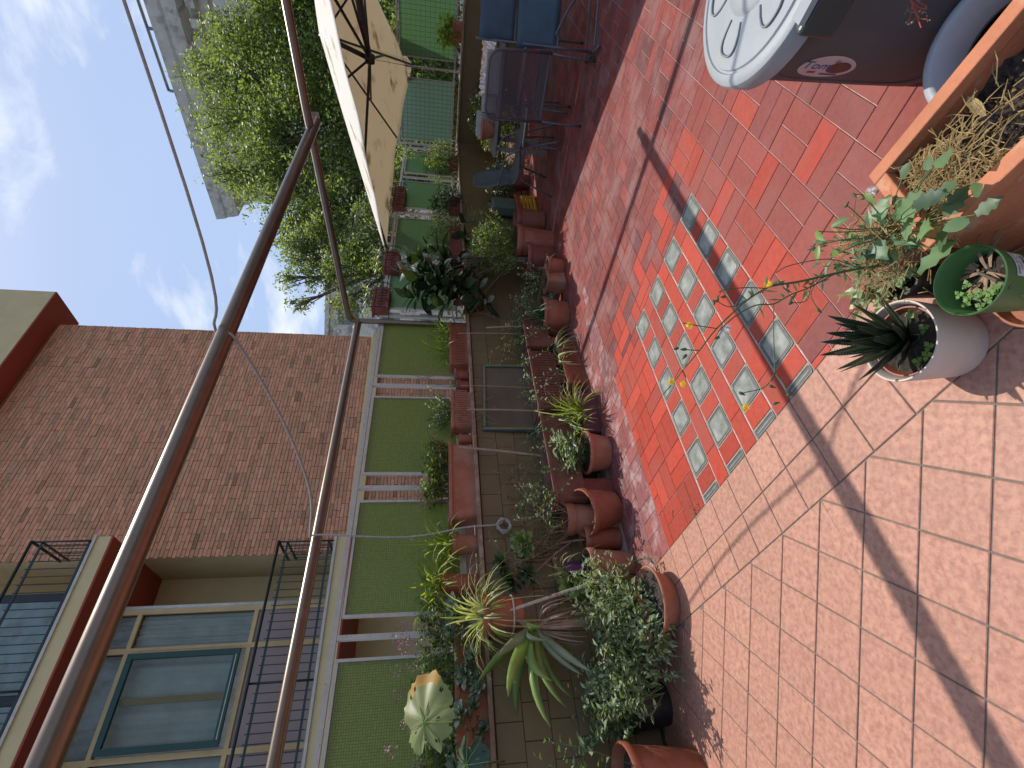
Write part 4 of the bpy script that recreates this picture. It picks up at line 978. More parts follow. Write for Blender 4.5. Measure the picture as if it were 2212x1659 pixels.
# wide pot under the weeds with the big strap-leaved lily
c = W(-3.72, .60); t = thing('potted_plant', 'wide terracotta pot buried under small-leaved weeds, below the big strap-leaved lily', 'potted plant', c, R(46)); zs = pot_parts(t, .22, .19, 'terra', 'plain', .7, rimh=.2)
lm, sm = MB(), MB()
for (x, y, z, ra, n_, lf) in ((.0, -.05, .20, .17, 620, .040), (.22, -.06, .12, .15, 520, .036), (-.22, -.08, .16, .17, 560, .046), (-.38, -.05, .24, .12, 260, .05), (.34, -.02, .26, .10, 200, .034), (.08, -.16, .06, .13, 420, .056), (-.14, -.17, .04, .13, 420, .052), (-.3, .0, .36, .09, 130, .04), (.12, .02, .36, .09, 120, .034)):
    foliage(lm, (x*.9, y, zs-.05+z), (ra*1.1, ra*.75, ra*.8), n_, lf, lf*.40, rg, .15)
for x in (-.36, -.2, -.05, .1, .25): sprigs(lm, sm, (x, -.04, zs-.02), 11, rg.uniform(.34, .5), .26, .05, .020, 15, rg, bend=1.1)
for k in range(9):
    a = rg.uniform(-2.6, -.5); pts = blade_pts((rg.uniform(-.35, .3), -.1, zs+.1), a, .4, .34, 2.4, 8); sm.tube(pts, .0022, 4, False)
    for p in pts[1:]:
        for q in range(3): lm.leaf(p, Vector((rg.gauss(0, 1), rg.gauss(0, 1), rg.gauss(0, .6))).normalized(), (0, -.5, 1), rg.uniform(.03, .055), .018)
sm.build('stems', M['stem_green'], t); tag(lm.build('foliage', L['grey'], t), kind='stuff')
dl = MB(); blades(dl, (-.05, .12, zs+.22), 60, .2, .012, (-1.2, .3), 1.4, rg, .06); dl.build('dry_leaves', M['drystem'], t)
for q in range(4):
    fl_ = MB(); p = Vector((rg.uniform(-.25, .1), rg.uniform(-.15, .2), zs+rg.uniform(.28, .46)))
    for k in range(9): a = k*.698; fl_.leaf(p, (math.cos(a), math.sin(a), .15), (0, 0, 1), .016, .007)
    fl_.build('flower', M['flower_yellow'], t)
# bowl
t, r, h, zs = floor_pot('potted_plant', 'low terracotta bowl of gritty soil standing nearest on the beige tiles', 1470, 1297, 155, 1403, 'terra2', rb=.68, fill=.8, rimh=.12, n=40)
lm, sm = MB(), MB(); sprigs(lm, sm, (-.05, .0, zs), 12, .07, .07, .016, .012, 8, rg, r=.0015); sm.build('stems', M['drystem'], t); tag(lm.build('foliage', L['clover'], t), kind='stuff')
gv = MB()
for k in range(60):
    a = rg.uniform(0, 6.28); q = math.sqrt(rg.random())*r*.68; s_ = rg.uniform(.003, .008); p = Vector((q*math.cos(a), q*math.sin(a), zs+.012)); gv.add([p+Vector(v)*s_ for v in ((1, 0, 0), (-.6, .8, 0), (-.5, -.8, 0), (0, 0, .9))], [(0, 1, 3), (1, 2, 3), (2, 0, 3)])
tag(gv.build('gravel', M['concrete'], t), kind='stuff')
# ribbed pot, and two smooth pots behind
t, r, h, zs = floor_pot('potted_plant', 'ribbed terracotta pot with dry roots spilling over its edge', 1373, 1222, 84, 1268, 'terra2', 'ribbed', .70, .9, n=40)
dl = MB(); blades(dl, (0, 0, zs+.02), 70, .16, .004, (-.2, .8), 1.9, rg, .07, 0); tag(dl.build('dry_roots', M['straw'], t), kind='stuff')
ae = spoon_mesh(1., .42, L['succ'], cup=.3, tip=.72); aed = spoon_mesh(1., .42, L['succ_dark'], cup=.3, tip=.72); aeb = spoon_mesh(1., .5, L['succ_blue'], cup=.35, tip=.68)
st_ = MB(); st_.tube(smoothcurve([(0, 0, zs), (-.05, -.02, zs+.08), (-.08, -.06, zs+.15)], 4), .008, 6); st_.build('stem', M['drystem'], t)
rosette(t, (-.085, -.07, zs+.16), .13, ae, 34, rg, Vector((0, 0, 1)).rotation_difference(Vector((-.1, -.75, .5))))
t, r, h, zs = floor_pot('potted_plant', 'smooth terracotta pot holding a tall bare-stemmed aeonium, behind the ribbed pot', 1345, 1163, 62, 1258, 'terra', 'plain', .72, .9)
cr_p = G(1107, 1178, .87); top = Vector((-.02, .03, zs+.48))
st_ = MB(); st_.tube(smoothcurve([(0, 0, zs), (-.03, .05, zs+.12), (-.07, .10, zs+.25), (-.04, .06, zs+.46)], 6), .009, 7)
st_.tube(smoothcurve([(-.07, .06, zs+.25), (-.11, -.03, zs+.42), (-.15, -.10, zs+.62)], 5), .008, 6); st_.tube(smoothcurve([(-.02, .03, zs+.1), (-.12, -.06, zs+.3), (-.24, -.18, zs+.5)], 5), .006, 6)
st_.build('stem', M['drystem'], t, True)
rosette(t, (-.035, .05, zs+.48), .15, ae, 42, rg, Vector((0, 0, 1)).rotation_difference(Vector((.05, -.6, .7))))
rosette(t, (-.14, -.08, zs+.66), .12, aed, 30, rg, Vector((0, 0, 1)).rotation_difference(Vector((.0, -.4, .8))))
rosette(t, (-.23, -.16, zs+.60), .12, aed, 30, rg, Vector((0, 0, 1)).rotation_difference(Vector((-.3, -.5, .7))))
rosette(t, (-.19, -.16, zs+.48), .11, aed, 28, rg, Vector((0, 0, 1)).rotation_difference(Vector((-.1, -.7, .5))))
# empty leaning pot
t, r, h, zs = floor_pot('empty_pot', 'half-empty terracotta pot leaning between the sage and the aeonium', 1345, 1095, 104, 1253, 'terra', 'plain', .70, .45, tilt=(R(17), R(-4), 0), cat='flowerpot', n=40); t.location.z = .03
MB().tube([(.02, -.02, zs), (-.05, -.13, h*.97)], .004, 5).build('twig', M['drystem'], t)
# sage
t, r, h, zs = floor_pot('potted_plant', 'terracotta pot with grey-green sage and a chipped pale rim', 1324, 978, 97, 1262, 'terra2', 'plain', .74, .88, n=40)
lm, sm = MB(), MB(); sprigs(lm, sm, (0, 0, zs), 34, .27, .19, .075, .024, 16, rg); sm.build('stems', M['stem_green'], t); tag(lm.build('foliage', L['grey'], t), kind='stuff')
# maroon trough with spider plant
def wall_trough(name, label, dxa, dya, dxb_, dyb_, depth, h, mat, z0=0., ribs=0, tback=None, cat='planter', fill=.84, rim=.022):
    """trough whose front foot line runs between two seen points"""
    a, b = G(dxa, dya, z0), G(dxb_, dyb_, z0); m_ = (a+b)/2; d = b-a; rz = math.atan2(d.y, d.x); nrm = Vector((-math.sin(rz), math.cos(rz), 0))
    if nrm.dot(away(m_)) < 0: nrm = -nrm
    c = m_+nrm*(depth/2); t = thing(name, label, cat, (c.x, c.y, z0), rz)
    zs, f_ = trough_parts(t, d.length, depth, h, mat, ribs, fill=fill, rim=rim); return t, d.length, zs
t, Lx, zs = wall_trough('planter_trough', 'maroon plastic trough overflowing with a lime-green spider plant', 1302, 938, 1290, 842, .17, .17, 'maroon', cat='planter')
sp = MB(); blades(sp, (.02, 0, zs), 110, .36, .014, (.35, 1.45), 1.0, rg, .06); blades(sp, (-.14, 0, zs), 60, .27, .013, (.2, 1.3), 1.2, rg, .04); tag(sp.build('foliage', L['spider'], t), kind='stuff')
ru = MB()
for k in range(5):
    a = -1.57+rg.uniform(-.7, .7); pts = blade_pts((0, 0, zs), a, .5, .42, 2.2, 8); ru.tube(pts, .0022, 4, False); blades(ru, pts[-1], 9, .08, .006, (-.3, .9), .8, rg, .01)
tag(ru.build('runners', L['spider'], t), kind='stuff')
# ribbed trough with wilted bulbs
t, Lx, zs = wall_trough('planter_trough', 'ribbed terracotta trough with collapsed, wilting bulb leaves', 1271, 826, 1238, 728, .19, .20, 'terra', ribs=22)
wl_ = MB(); blades(wl_, (.05, 0, zs), 16, .36, .022, (.7, 1.4), 2.4, rg, .08, kink=.7); blades(wl_, (-.12, 0, zs), 12, .34, .022, (.5, 1.3), 2.6, rg, .06, kink=.7); wl_.build('foliage', L['pale'], t)
wl2 = MB(); blades(wl2, (.0, 0, zs), 14, .26, .012, (-.1, 1.0), 2.2, rg, .12); wl2.build('dry_leaves', M['straw'], t)
wl3 = MB(); blades(wl3, (.18, -.02, zs+.05), 9, .38, .016, (-.2, .5), 1.6, rg, .03, az=(-2.2, -.4)); wl3.build('long_leaves', L['thistle'], t)
# three raised troughs along the wall, on bricks
for k, (s0, s1, lab, mt, rb_) in enumerate(((-2.72, -1.76, 'longest smooth clay trough against the tiled wall, with a stake and little growing in it', 'terra_brown', 0), (-1.72, -.86, 'ribbed clay trough below the leaning picture frame', 'terra_brown', 20), (-.82, -.10, 'clay trough against the wall behind the onion pot', 'terra_brown', 0))):
    c = W((s0+s1)/2, .385, .24); t = thing('planter_trough', lab, 'planter', c, R(46))
    zs, f_ = trough_parts(t, s1-s0, .25, .27, mt, rb_, fill=.72)
    lm, sm = MB(), MB()
    for q in range(7 if k else 6): sprigs(lm, sm, (rg.uniform(-.4, .4)*(s1-s0), rg.uniform(-.05, .05), zs), 3, .20, .09, .034, .02, 8, rg, r=.002)
    for q in range(5):
        x = rg.uniform(-.42, .42)*(s1-s0); vp = smoothcurve([(x, 0, zs), (x+rg.uniform(-.1, .1), -.10, zs+.12), (x+rg.uniform(-.15, .15), -.17, zs+.02), (x+rg.uniform(-.2, .2), -.18, zs-.16)], 4); sm.tube(vp, .002, 4, False)
        for p in vp[2:]: lm.leaf(p, Vector((rg.gauss(0, 1), -.6, rg.gauss(0, .7))).normalized(), (0, -.6, 1), rg.uniform(.025, .05), rg.uniform(.012, .024))
    sm.build('stems', M['stem_green'], t); tag(lm.build('foliage', L['ivy'] if k != 1 else L['grey'], t), kind='stuff')
    sp_ = thing('brick_support', ('support blocks under the longest clay trough', 'support blocks under the ribbed clay trough', 'support blocks under the clay trough behind the onion pot')[k], 'support', W((s0+s1)/2, .385, 0), R(46))
    for x in (-.32, 0, .32): MB().box(x*(s1-s0)-.06, x*(s1-s0)+.06, -.09, .09, .002, .238).build('block', M['terra_dark'], sp_)
# garlic-like plant in the middle of the troughs
t, r, h, zs = floor_pot('potted_plant', 'tangled grey-green onion plant between the maroon trough and the picture frame', 1285, 905, 40, 1235, 'terra_dark')
on = MB(); blades(on, (0, .05, zs), 30, .56, .013, (.6, 1.45), 1.3, rg, .08, kink=.6); tag(on.build('foliage', L['grey'], t), kind='stuff')
# onion pot
t, r, h, zs = floor_pot('potted_plant', 'round terracotta pot of drooping onion leaves at the end of the wall troughs', 1232, 684, 82, 1168, 'terra', 'plain', .78, .9, n=40)
on = MB(); blades(on, (0, 0, zs), 70, .42, .011, (.3, 1.5), 1.4, rg, .07); tag(on.build('foliage', L['thistle'], t), kind='stuff')
lm, sm = MB(), MB(); sprigs(lm, sm, (.04, .06, zs), 22, .36, .18, .032, .022, 16, rg); sm.build('stems', M['stem_green'], t); tag(lm.build('foliage', L['grey'], t), kind='stuff')
# orange square pots in the shade, small pot in front
c = G(1222, 606); t = thing('planter_box', 'square orange clay box behind the small shaded pot', 'planter', c+away(c)*.14, R(40)); zs, _ = trough_parts(t, .30, .24, .22, 'terra2')
lm, sm = MB(), MB(); sprigs(lm, sm, (0, 0, zs), 26, .36, .26, .034, .02, 14, rg); sm.build('stems', M['stem_green'], t); tag(lm.build('foliage', L['grey'], t), kind='stuff')
t, r, h, zs = floor_pot('potted_plant', 'small shaded terracotta pot with arching thin leaves', 1221, 578, 44, 1180, 'terra', cat='potted plant')
on = MB(); blades(on, (0, 0, zs), 16, .26, .008, (.3, 1.3), 1.5, rg, .03); on.build('foliage', L['grey'], t)
# large terracotta tubs beyond
t, r, h, zs = floor_pot('potted_plant', 'large terracotta tub with sunlit scalloped rim and bright shrub', 1197, 528, 74, 1112, 'terra', 'wavy', .74, .85, n=40)
lm, sm = MB(), MB(); sprigs(lm, sm, (0, 0, zs), 70, .62, .42, .042, .014, 30, rg); foliage(lm, (-.05, .05, zs+.36), (.34, .32, .28), 2600, .040, .013, rg, .4); foliage(lm, (-.32, -.25, zs+.25), (.16, .16, .16), 500, .038, .013, rg, .4)
sm.build('stems', M['stem_green'], t); tag(lm.build('foliage', L['bush'], t), kind='stuff')
t, r, h, zs = floor_pot('potted_plant', 'second large tub, in shade behind the scalloped one, holding the old rubber plant', 1178, 482, 62, 1112, 'terra', 'plain', .8, .85)
tub2 = Vector(t.location)
# rubber plant: every leaf is its own piece
fi = W(.75, .62, 0); rp_ = thing('rubber_plant', 'tall rubber plant with large dark glossy leaves by the railing corner', 'plant', fi)
pot_parts(rp_, .20, .36, 'terra_dark', 'plain', .75)
fm = [spoon_mesh(.23, .115, L['ficus'], cup=.18, tip=.5, curl=-.12), spoon_mesh(.21, .11, L['ficus'], cup=.22, tip=.5, curl=-.2), spoon_mesh(.17, .07, L['ficus_pale'], cup=.3, tip=.5), spoon_mesh(.16, .07, L['ficus_red'], cup=.25, tip=.5)]
stm = MB(); heads = []
for (dx, dy, y) in ((905, 560, 6.3), (925, 620, 6.0), (890, 640, 6.1), (960, 590, 6.1), (985, 640, 5.9), (940, 540, 6.5), (905, 600, 5.95), (1000, 580, 6.2), (955, 655, 5.85), (1015, 620, 6.0), (880, 590, 6.2), (930, 585, 6.0), (970, 560, 6.3), (980, 615, 5.9), (1030, 650, 5.8), (945, 610, 5.9)):
    p = YP(dx, dy, y+.1)-fi; heads.append(p)
    if len(heads) % 2: stm.tube(smoothcurve([(rg.uniform(-.03, .03), 0, .3), Vector((p.x*.25, p.y*.25+.05, p.z*.6)), p], 5), [.011-.0006*k for k in range(11)], 6)
stm.build('stems', M['bark'], rp_, True)
for p in heads:
    for k in range(11):
        q = k/11; az = k*2.4+rg.uniform(-.4, .4); el = R(62-100*q+rg.uniform(-15, 15)); me = fm[rg.choices((0, 1, 2, 3), (5, 4, 1.0, .7))[0]]
        put_leaf(me, rp_, Vector(p)+Vector((0, 0, .02-.16*q)), az, el, rg.uniform(-.5, .5), rg.uniform(.95, 1.35))
# branch with pale and orange leaves further along
br = W(2.1, .42, 0); t = thing('rubber_plant', 'bare-stemmed rubber plant with a few pale and orange leaves against the tiled wall', 'plant', br); pot_parts(t, .15, .28, 'terra', 'plain', .75)
st_ = MB(); tips = []
for (dx, dy) in ((1008, 505), (1005, 480), (1060, 500), (1030, 530)):
    p = YP(dx, dy, br.y-.15)-br; tips.append(p); st_.tube(smoothcurve([(0, 0, .25), Vector((p.x*.3+.05, p.y*.3, .5)), p], 5), .009, 6)
st_.build('stems', M['bark'], t, True)
for i, p in enumerate(tips):
    for k in range(5):
        put_leaf(fm[2] if i in (0, 1) and k < 3 else fm[0], t, Vector(p), k*1.3+i, R(rg.uniform(-20, 70)), rg.uniform(-.5, .5), rg.uniform(.8, 1.2))
og = spoon_mesh(.19, .13, L['orange_leaf'], cup=.1, tip=.5)
put_leaf(og, t, tips[2]+Vector((0, -.02, -.02)), R(-100), R(-55), .2, 1.15); put_leaf(og, t, tips[0]+Vector((-.03, 0, -.05)), R(190), R(-40), .2, .8)
# shrubs in the shade further along
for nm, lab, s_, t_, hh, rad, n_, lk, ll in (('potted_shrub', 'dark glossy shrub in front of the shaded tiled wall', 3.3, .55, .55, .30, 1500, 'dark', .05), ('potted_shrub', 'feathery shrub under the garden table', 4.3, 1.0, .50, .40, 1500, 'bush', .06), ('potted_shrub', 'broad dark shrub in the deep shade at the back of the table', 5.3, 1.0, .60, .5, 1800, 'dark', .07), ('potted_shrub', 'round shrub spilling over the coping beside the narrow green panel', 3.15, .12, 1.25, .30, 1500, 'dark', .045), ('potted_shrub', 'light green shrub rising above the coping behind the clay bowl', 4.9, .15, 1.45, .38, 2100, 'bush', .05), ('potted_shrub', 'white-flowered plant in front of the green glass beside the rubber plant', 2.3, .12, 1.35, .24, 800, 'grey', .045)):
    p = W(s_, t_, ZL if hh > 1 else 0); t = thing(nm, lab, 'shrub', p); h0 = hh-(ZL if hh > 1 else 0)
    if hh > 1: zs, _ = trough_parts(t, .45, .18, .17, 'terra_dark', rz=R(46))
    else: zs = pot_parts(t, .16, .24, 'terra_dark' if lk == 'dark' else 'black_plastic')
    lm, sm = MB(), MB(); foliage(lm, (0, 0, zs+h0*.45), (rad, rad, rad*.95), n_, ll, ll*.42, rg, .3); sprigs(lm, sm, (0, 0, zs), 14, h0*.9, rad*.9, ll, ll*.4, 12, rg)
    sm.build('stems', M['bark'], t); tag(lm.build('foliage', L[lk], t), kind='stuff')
    if lk == 'bush' and hh > 1:
        for q in range(2):
            fm_ = MB(); p0 = (rg.uniform(.0, .3), -.1, .5+.25*q); foliage(fm_, p0, (.05, .05, .04), 30, .03, .02, rg); fm_.build('flower', M['magenta'], t)
        lm = MB(); blades(lm, (0, -.05, zs+.1), 40, .42, .014, (.2, 1.3), 1.1, rg, .1); tag(lm.build('long_leaves', L['spider'], t), kind='stuff')
        up_ = MB(); um = MB(); sprigs(up_, um, (.15, .05, zs+.4), 5, .55, .14, .05, .022, 22, rg, r=.004); um.build('tall_stems', M['stem_green'], t); tag(up_.build('tall_shoots', L['lime'], t), kind='stuff')
# fern frond and dry bundle under the chair
dp = W(3.7, .85, 0); t = thing('dry_leaf_pile', 'heap of dried brown strap leaves under the grey chair', 'dry leaves', dp); dl = MB(); blades(dl, (0, 0, .30), 140, .46, .016, (-.9, .5), 1.6, rg, .16); dl.build('leaves', M['drystem'], t)
t = thing('clay_bowl', 'terracotta square pot on the floor behind the grey chair', 'flowerpot', W(4.6, .55)); trough_parts(t, .34, .26, .24, 'terra', rz=R(46))
# shaded trough, yellow crate, grey-green boards
t = thing('planter_trough', 'dark terracotta trough behind the yellow crate', 'planter', W(2.55, .45, 0), R(46)); trough_parts(t, .55, .22, .28, 'terra')
cp_ = G(1160, 455); cr2 = thing('crate', 'yellow slatted plastic crate half hidden in the shade', 'crate', cp_+away(cp_)*.12, R(40))
for z in (.02, .075, .13, .185):
    for y in (-.11, .11): MB().box(-.17, .17, y-.006, y+.006, z, z+.03).build('slat', M['yellow_plastic'], cr2)
    for x in (-.176, .176): MB().box(x-.006, x+.006, -.10, .10, z, z+.03).build('slat', M['yellow_plastic'], cr2)
for x in (-.176, .176):
    for y in (-.11, .11): MB().box(x-.012, x+.012, y-.012, y+.012, 0, .225).build('corner_post', M['yellow_plastic'], cr2)
MB().box(-.16, .16, -.1, .1, .008, .015).build('base', M['yellow_plastic'], cr2)
gb = thing('jerry_can', 'grey-green plastic canister against the shaded tiled wall', 'canister', W(2.75, .36, .0), R(46))
M['canister'] = pmat('grey green plastic', (.12, .16, .135), .5, .15, 8, .06)
bevel(MB().box(-.17, .17, -.08, .08, .18, .62).build('body', M['canister'], gb), .03, 3); MB().box(-.07, .07, -.02, .02, .62, .68).build('handle', M['canister'], gb); MB().lathe([(0, .62), (.025, .62), (.025, .66), (0, .66)], 12, (.12, 0, 0)).build('cap', M['black_plastic'], gb)
MB().box(-.2, .2, -.1, .1, 0, .178).build('stand', M['terra_dark'], gb)

# ---------------------------------------------------------------- things on the ledge
def ledge_trough(lab, s0, s1, h, mat, ribs=0, w=.17, fill=.85, tt=.115):
    c = W((s0+s1)/2, tt, ZL); t = thing('ledge_trough', lab, 'planter', c, R(46)); zs, _ = trough_parts(t, s1-s0, w, h, mat, ribs, fill=fill, taper=.8); return t, zs
def ledge_pot(lab, s_, r, h, mat, tt=.12, style='plain'):
    t = thing('ledge_pot', lab, 'potted plant', W(s_, tt, ZL)); zs = pot_parts(t, r, h, mat, style, .74, n=24); return t, zs
t, zs = ledge_trough('ribbed trough on the ledge nearest the corner post, with green strap leaves', -.80, -.06, .20, 'terra', 24)
b = MB()
for x in (.30, .2, .08, -.1): blades(b, (x, 0, zs), 30, .34, .012, (.5, 1.5), .9, rg, .05)
b.build('foliage', L['spider'], t); b = MB(); 
for x in (-.05, -.22): blades(b, (x, -.02, zs), 18, .13, .008, (.0, 1.3), .5, rg, .05)
b.build('dry_rosettes', M['drystem'], t)
t, zs = ledge_pot('small dark red pot beside the corner ribbed trough, sprouting tall dried stalks', -.92, .085, .15, 'terra_dark'); b = MB()
for k in range(6): pts = smoothcurve([(0, 0, zs), (rg.uniform(-.12, .12), 0, zs+.2), (rg.uniform(-.3, .3), rg.uniform(-.1, .2), zs+.42)], 4); b.tube(pts, .0035, 4, False); foliage(b, pts[-1], (.02, .02, .02), 12, .012, .008, rg)
b.build('dry_stalks', M['drystem'], t)
t, zs = ledge_pot('small dark red pot with grey tufts between two ledge troughs', -1.075, .075, .14, 'terra_dark'); b = MB(); blades(b, (0, 0, zs), 26, .14, .008, (.1, 1.4), .8, rg, .02); b.build('foliage', L['grey'], t)
t, zs = ledge_trough('weathered ribbed ledge trough with bramble-like trailing stems', -1.69, -1.17, .195, 'terra2', 16)
lm, sm = MB(), MB(); sprigs(lm, sm, (.0, 0, zs), 40, .26, .26, .036, .017, 13, rg); sm.build('stems', M['stem_green'], t); tag(lm.build('foliage', L['grey'], t), kind='stuff')
b = MB()
for k in range(6): x = rg.uniform(-.22, .22); b.tube(smoothcurve([(x, -.06, zs), (x+.02, -.13, zs-.02), (x+rg.uniform(-.1, .1), -.12, zs-.16), (x+rg.uniform(-.2, .2), -.14, zs-.4)], 4), .0018, 4, False)
b.build('trailing_stems', M['drystem'], t)
t, zs = ledge_pot('little terracotta pot squeezed between the two longest ledge troughs', -1.79, .06, .125, 'terra'); 
t, zs = ledge_trough('longest smooth terracotta ledge trough with bushy greens and a cloud of dry twigs', -2.69, -1.87, .225, 'terra2', 0, .2)
lm, sm = MB(), MB()
for x in (.36, .25, .12, 0, -.1): sprigs(lm, sm, (x, 0, zs), 18, .25, .16, .05, .03, 13, rg)
sm.build('stems', M['stem_green'], t); tag(lm.build('foliage', L['bush'], t), kind='stuff')
b = MB()
for x in (.3, .1, -.12): twigs(b, (x, .02, zs), 5, .42, rg, .0022, 4, .9, .6)
tag(b.build('dry_twigs', M['drystem'], t), kind='stuff')
t, zs = ledge_pot('faded clay pot of grassy leaves under the rope', -2.86, .09, .20, 'terra2'); b = MB(); blades(b, (0, 0, zs), 80, .36, .016, (.3, 1.5), 1.0, rg, .05); b.build('foliage', L['spider'], t)
t, zs = ledge_pot('clay pot of lime strap leaves beside the faded pot on the ledge', -3.17, .10, .28, 'terra', .08); b = MB(); blades(b, (0, 0, zs), 64, .42, .018, (.3, 1.4), 1.1, rg, .06); b.build('foliage', L['lime'], t); b = MB(); blades(b, (0, -.03, zs), 30, .30, .013, (.0, 1.2), 1.2, rg, .05); b.build('lower_leaves', L['spider'], t)
t, zs = ledge_trough('ledge trough crammed with fleshy stonecrop rosettes and pinkish flower heads', -4.62, -3.34, .20, 'terra', 0, .2)
for k in range(30): x = -.60+1.22*k/29; rosette(t, (x, rg.uniform(-.15, -.02), zs+rg.uniform(-.17, .08)), rg.uniform(.05, .075), aeb, 18, rg, Vector((0, 0, 1)).rotation_difference(Vector((rg.uniform(-.4, .4), -.55, .6))), 1.35)
lm, sm = MB(), MB()
for x in (-.6, -.46, -.32, -.18, -.04, .1, .24, .38, .52, .62): sprigs(lm, sm, (x, .0, zs), 20, .27, .2, .03, .026, 14, rg, r=.002)
for x in (-.5, -.2, .1, .3, .5): foliage(lm, (x, -.1, zs-.02), (.2, .08, .12), 260, .03, .026, rg, .4)
sm.build('stems', M['drystem'], t); tag(lm.build('foliage', L['ivy'], t), kind='stuff')
fm_ = MB()
for k in range(20):
    p = Vector((rg.uniform(-.6, .65), rg.uniform(-.14, .1), zs+rg.uniform(.16, .42))); foliage(fm_, p, (.04, .035, .045), 60, .012, .010, rg)
tag(fm_.build('flower_heads', M['flower_pink'], t), kind='stuff')
# hanging pot in a ring, in front of the ledge
hp = W(-3.53, .42, .86); t = thing('hanging_pot', 'terracotta pot of cream-striped spider plant held by a wall ring', 'potted plant', hp); zs = pot_parts(t, .135, .27, 'terra', 'plain', .76)
MB().tube([(.118*math.cos(a*.2618), .118*math.sin(a*.2618), .07) for a in range(25)], .006, 6, False).build('ring', M['white_metal'], t, True)
MB().tube([(-.08, .1, .07), tuple(W(-3.53, .22, .93)-hp)], .006, 6).build('bracket', M['white_metal'], t)
b = MB(); blades(b, (0, 0, zs), 95, .34, .015, (.1, 1.5), 1.1, rg, .06); tag(b.build('foliage', L['pale'], t), kind='stuff'); b = MB(); blades(b, (0, 0, zs), 45, .30, .012, (-.2, 1.0), 1.8, rg, .08); tag(b.build('lower_leaves', L['spider'], t), kind='stuff')
b = MB()
for k in range(6): b.tube(blade_pts((0, 0, zs), rg.uniform(-2.6, -.4), .2, .5, 2.4, 8), .002, 4, False)
b.build('runners', M['straw'], t)

# ---------------------------------------------------------------- big individual plants at the near end
# strap-leaved lily: leaves spread from one neck
_s, _z = WS(1154, 1356, .50); lc = W(_s, .50, _z); t = thing('strap_lily', 'large lily with broad arching strap leaves and a shaggy dry neck', 'plant', (lc.x, lc.y, 0))
MB().tube(smoothcurve([(0, 0, .10), (.02, .02, .3), (0, 0, lc.z)], 4), .028, 8).build('neck', M['drystem'], t)
b = MB(); blades(b, (0, 0, lc.z-.03), 70, .28, .016, (-1.3, .2), 1.6, rg, .05, kink=.3); b.build('dry_sheaths', M['drystem'], t)
cam_d = -away(lc)
left_ = Vector((-away(lc).y, away(lc).x, 0))                         # towards the near end of the wall
def lily_leaf(ang_deg, Ln, w, droop, mat, tw=0., fwd=None, z=None):
    """ang: 0 straight up, 90 to the near end, 180 down, as seen from the terrace"""
    a = R(ang_deg); fwd = rg.uniform(-.15, .75); tw += rg.uniform(-.5, .5); d = Vector((0, 0, math.cos(a)))+left_*math.sin(a)+cam_d*fwd; d.normalize(); pts = [Vector((0, 0, lc.z))]; seg = 9
    for k in range(seg):
        d = (d+Vector((0, 0, -droop*(k+1)/seg*.3))).normalized(); pts.append(pts[-1]+d*(Ln/seg))
    ws = [w*max(.02, 1.75*((q/seg+.06)**.55)*((1-q/seg)**.85)) for q in range(seg+1)]; ws[0] = w*.55; ws[-1] = .002
    side = (cam_d.cross(d)).normalized()*math.cos(tw)+cam_d*math.sin(tw)
    b = MB().ribbon(pts, ws, side, .14); o = b.build('leaf', L[mat], t, True); m_ = o.modifiers.new('s', 'SOLIDIFY'); m_.thickness = .002
for a in ((32, .46, .10, .25, 'agave'), (46, .50, .105, .3, 'agave'), (24, .40, .08, .15, 'agave_grey', .5), (60, .50, .09, .45, 'agave'), (74, .56, .075, .5, 'agave'), (83, .52, .07, .5, 'agave'), (97, .46, .065, .4, 'agave'), (122, .40, .06, .4, 'agave_grey'), (132, .44, .065, .3, 'agave_grey', .4), (15, .28, .065, 2.6, 'agave_grey', .6), (0, .22, .11, 2.5, 'agave', .8), (-20, .24, .055, 2.2, 'agave_grey'), (143, .32, .055, .2, 'agave'), (52, .42, .08, 1.2, 'agave')):
    lily_leaf(*a)
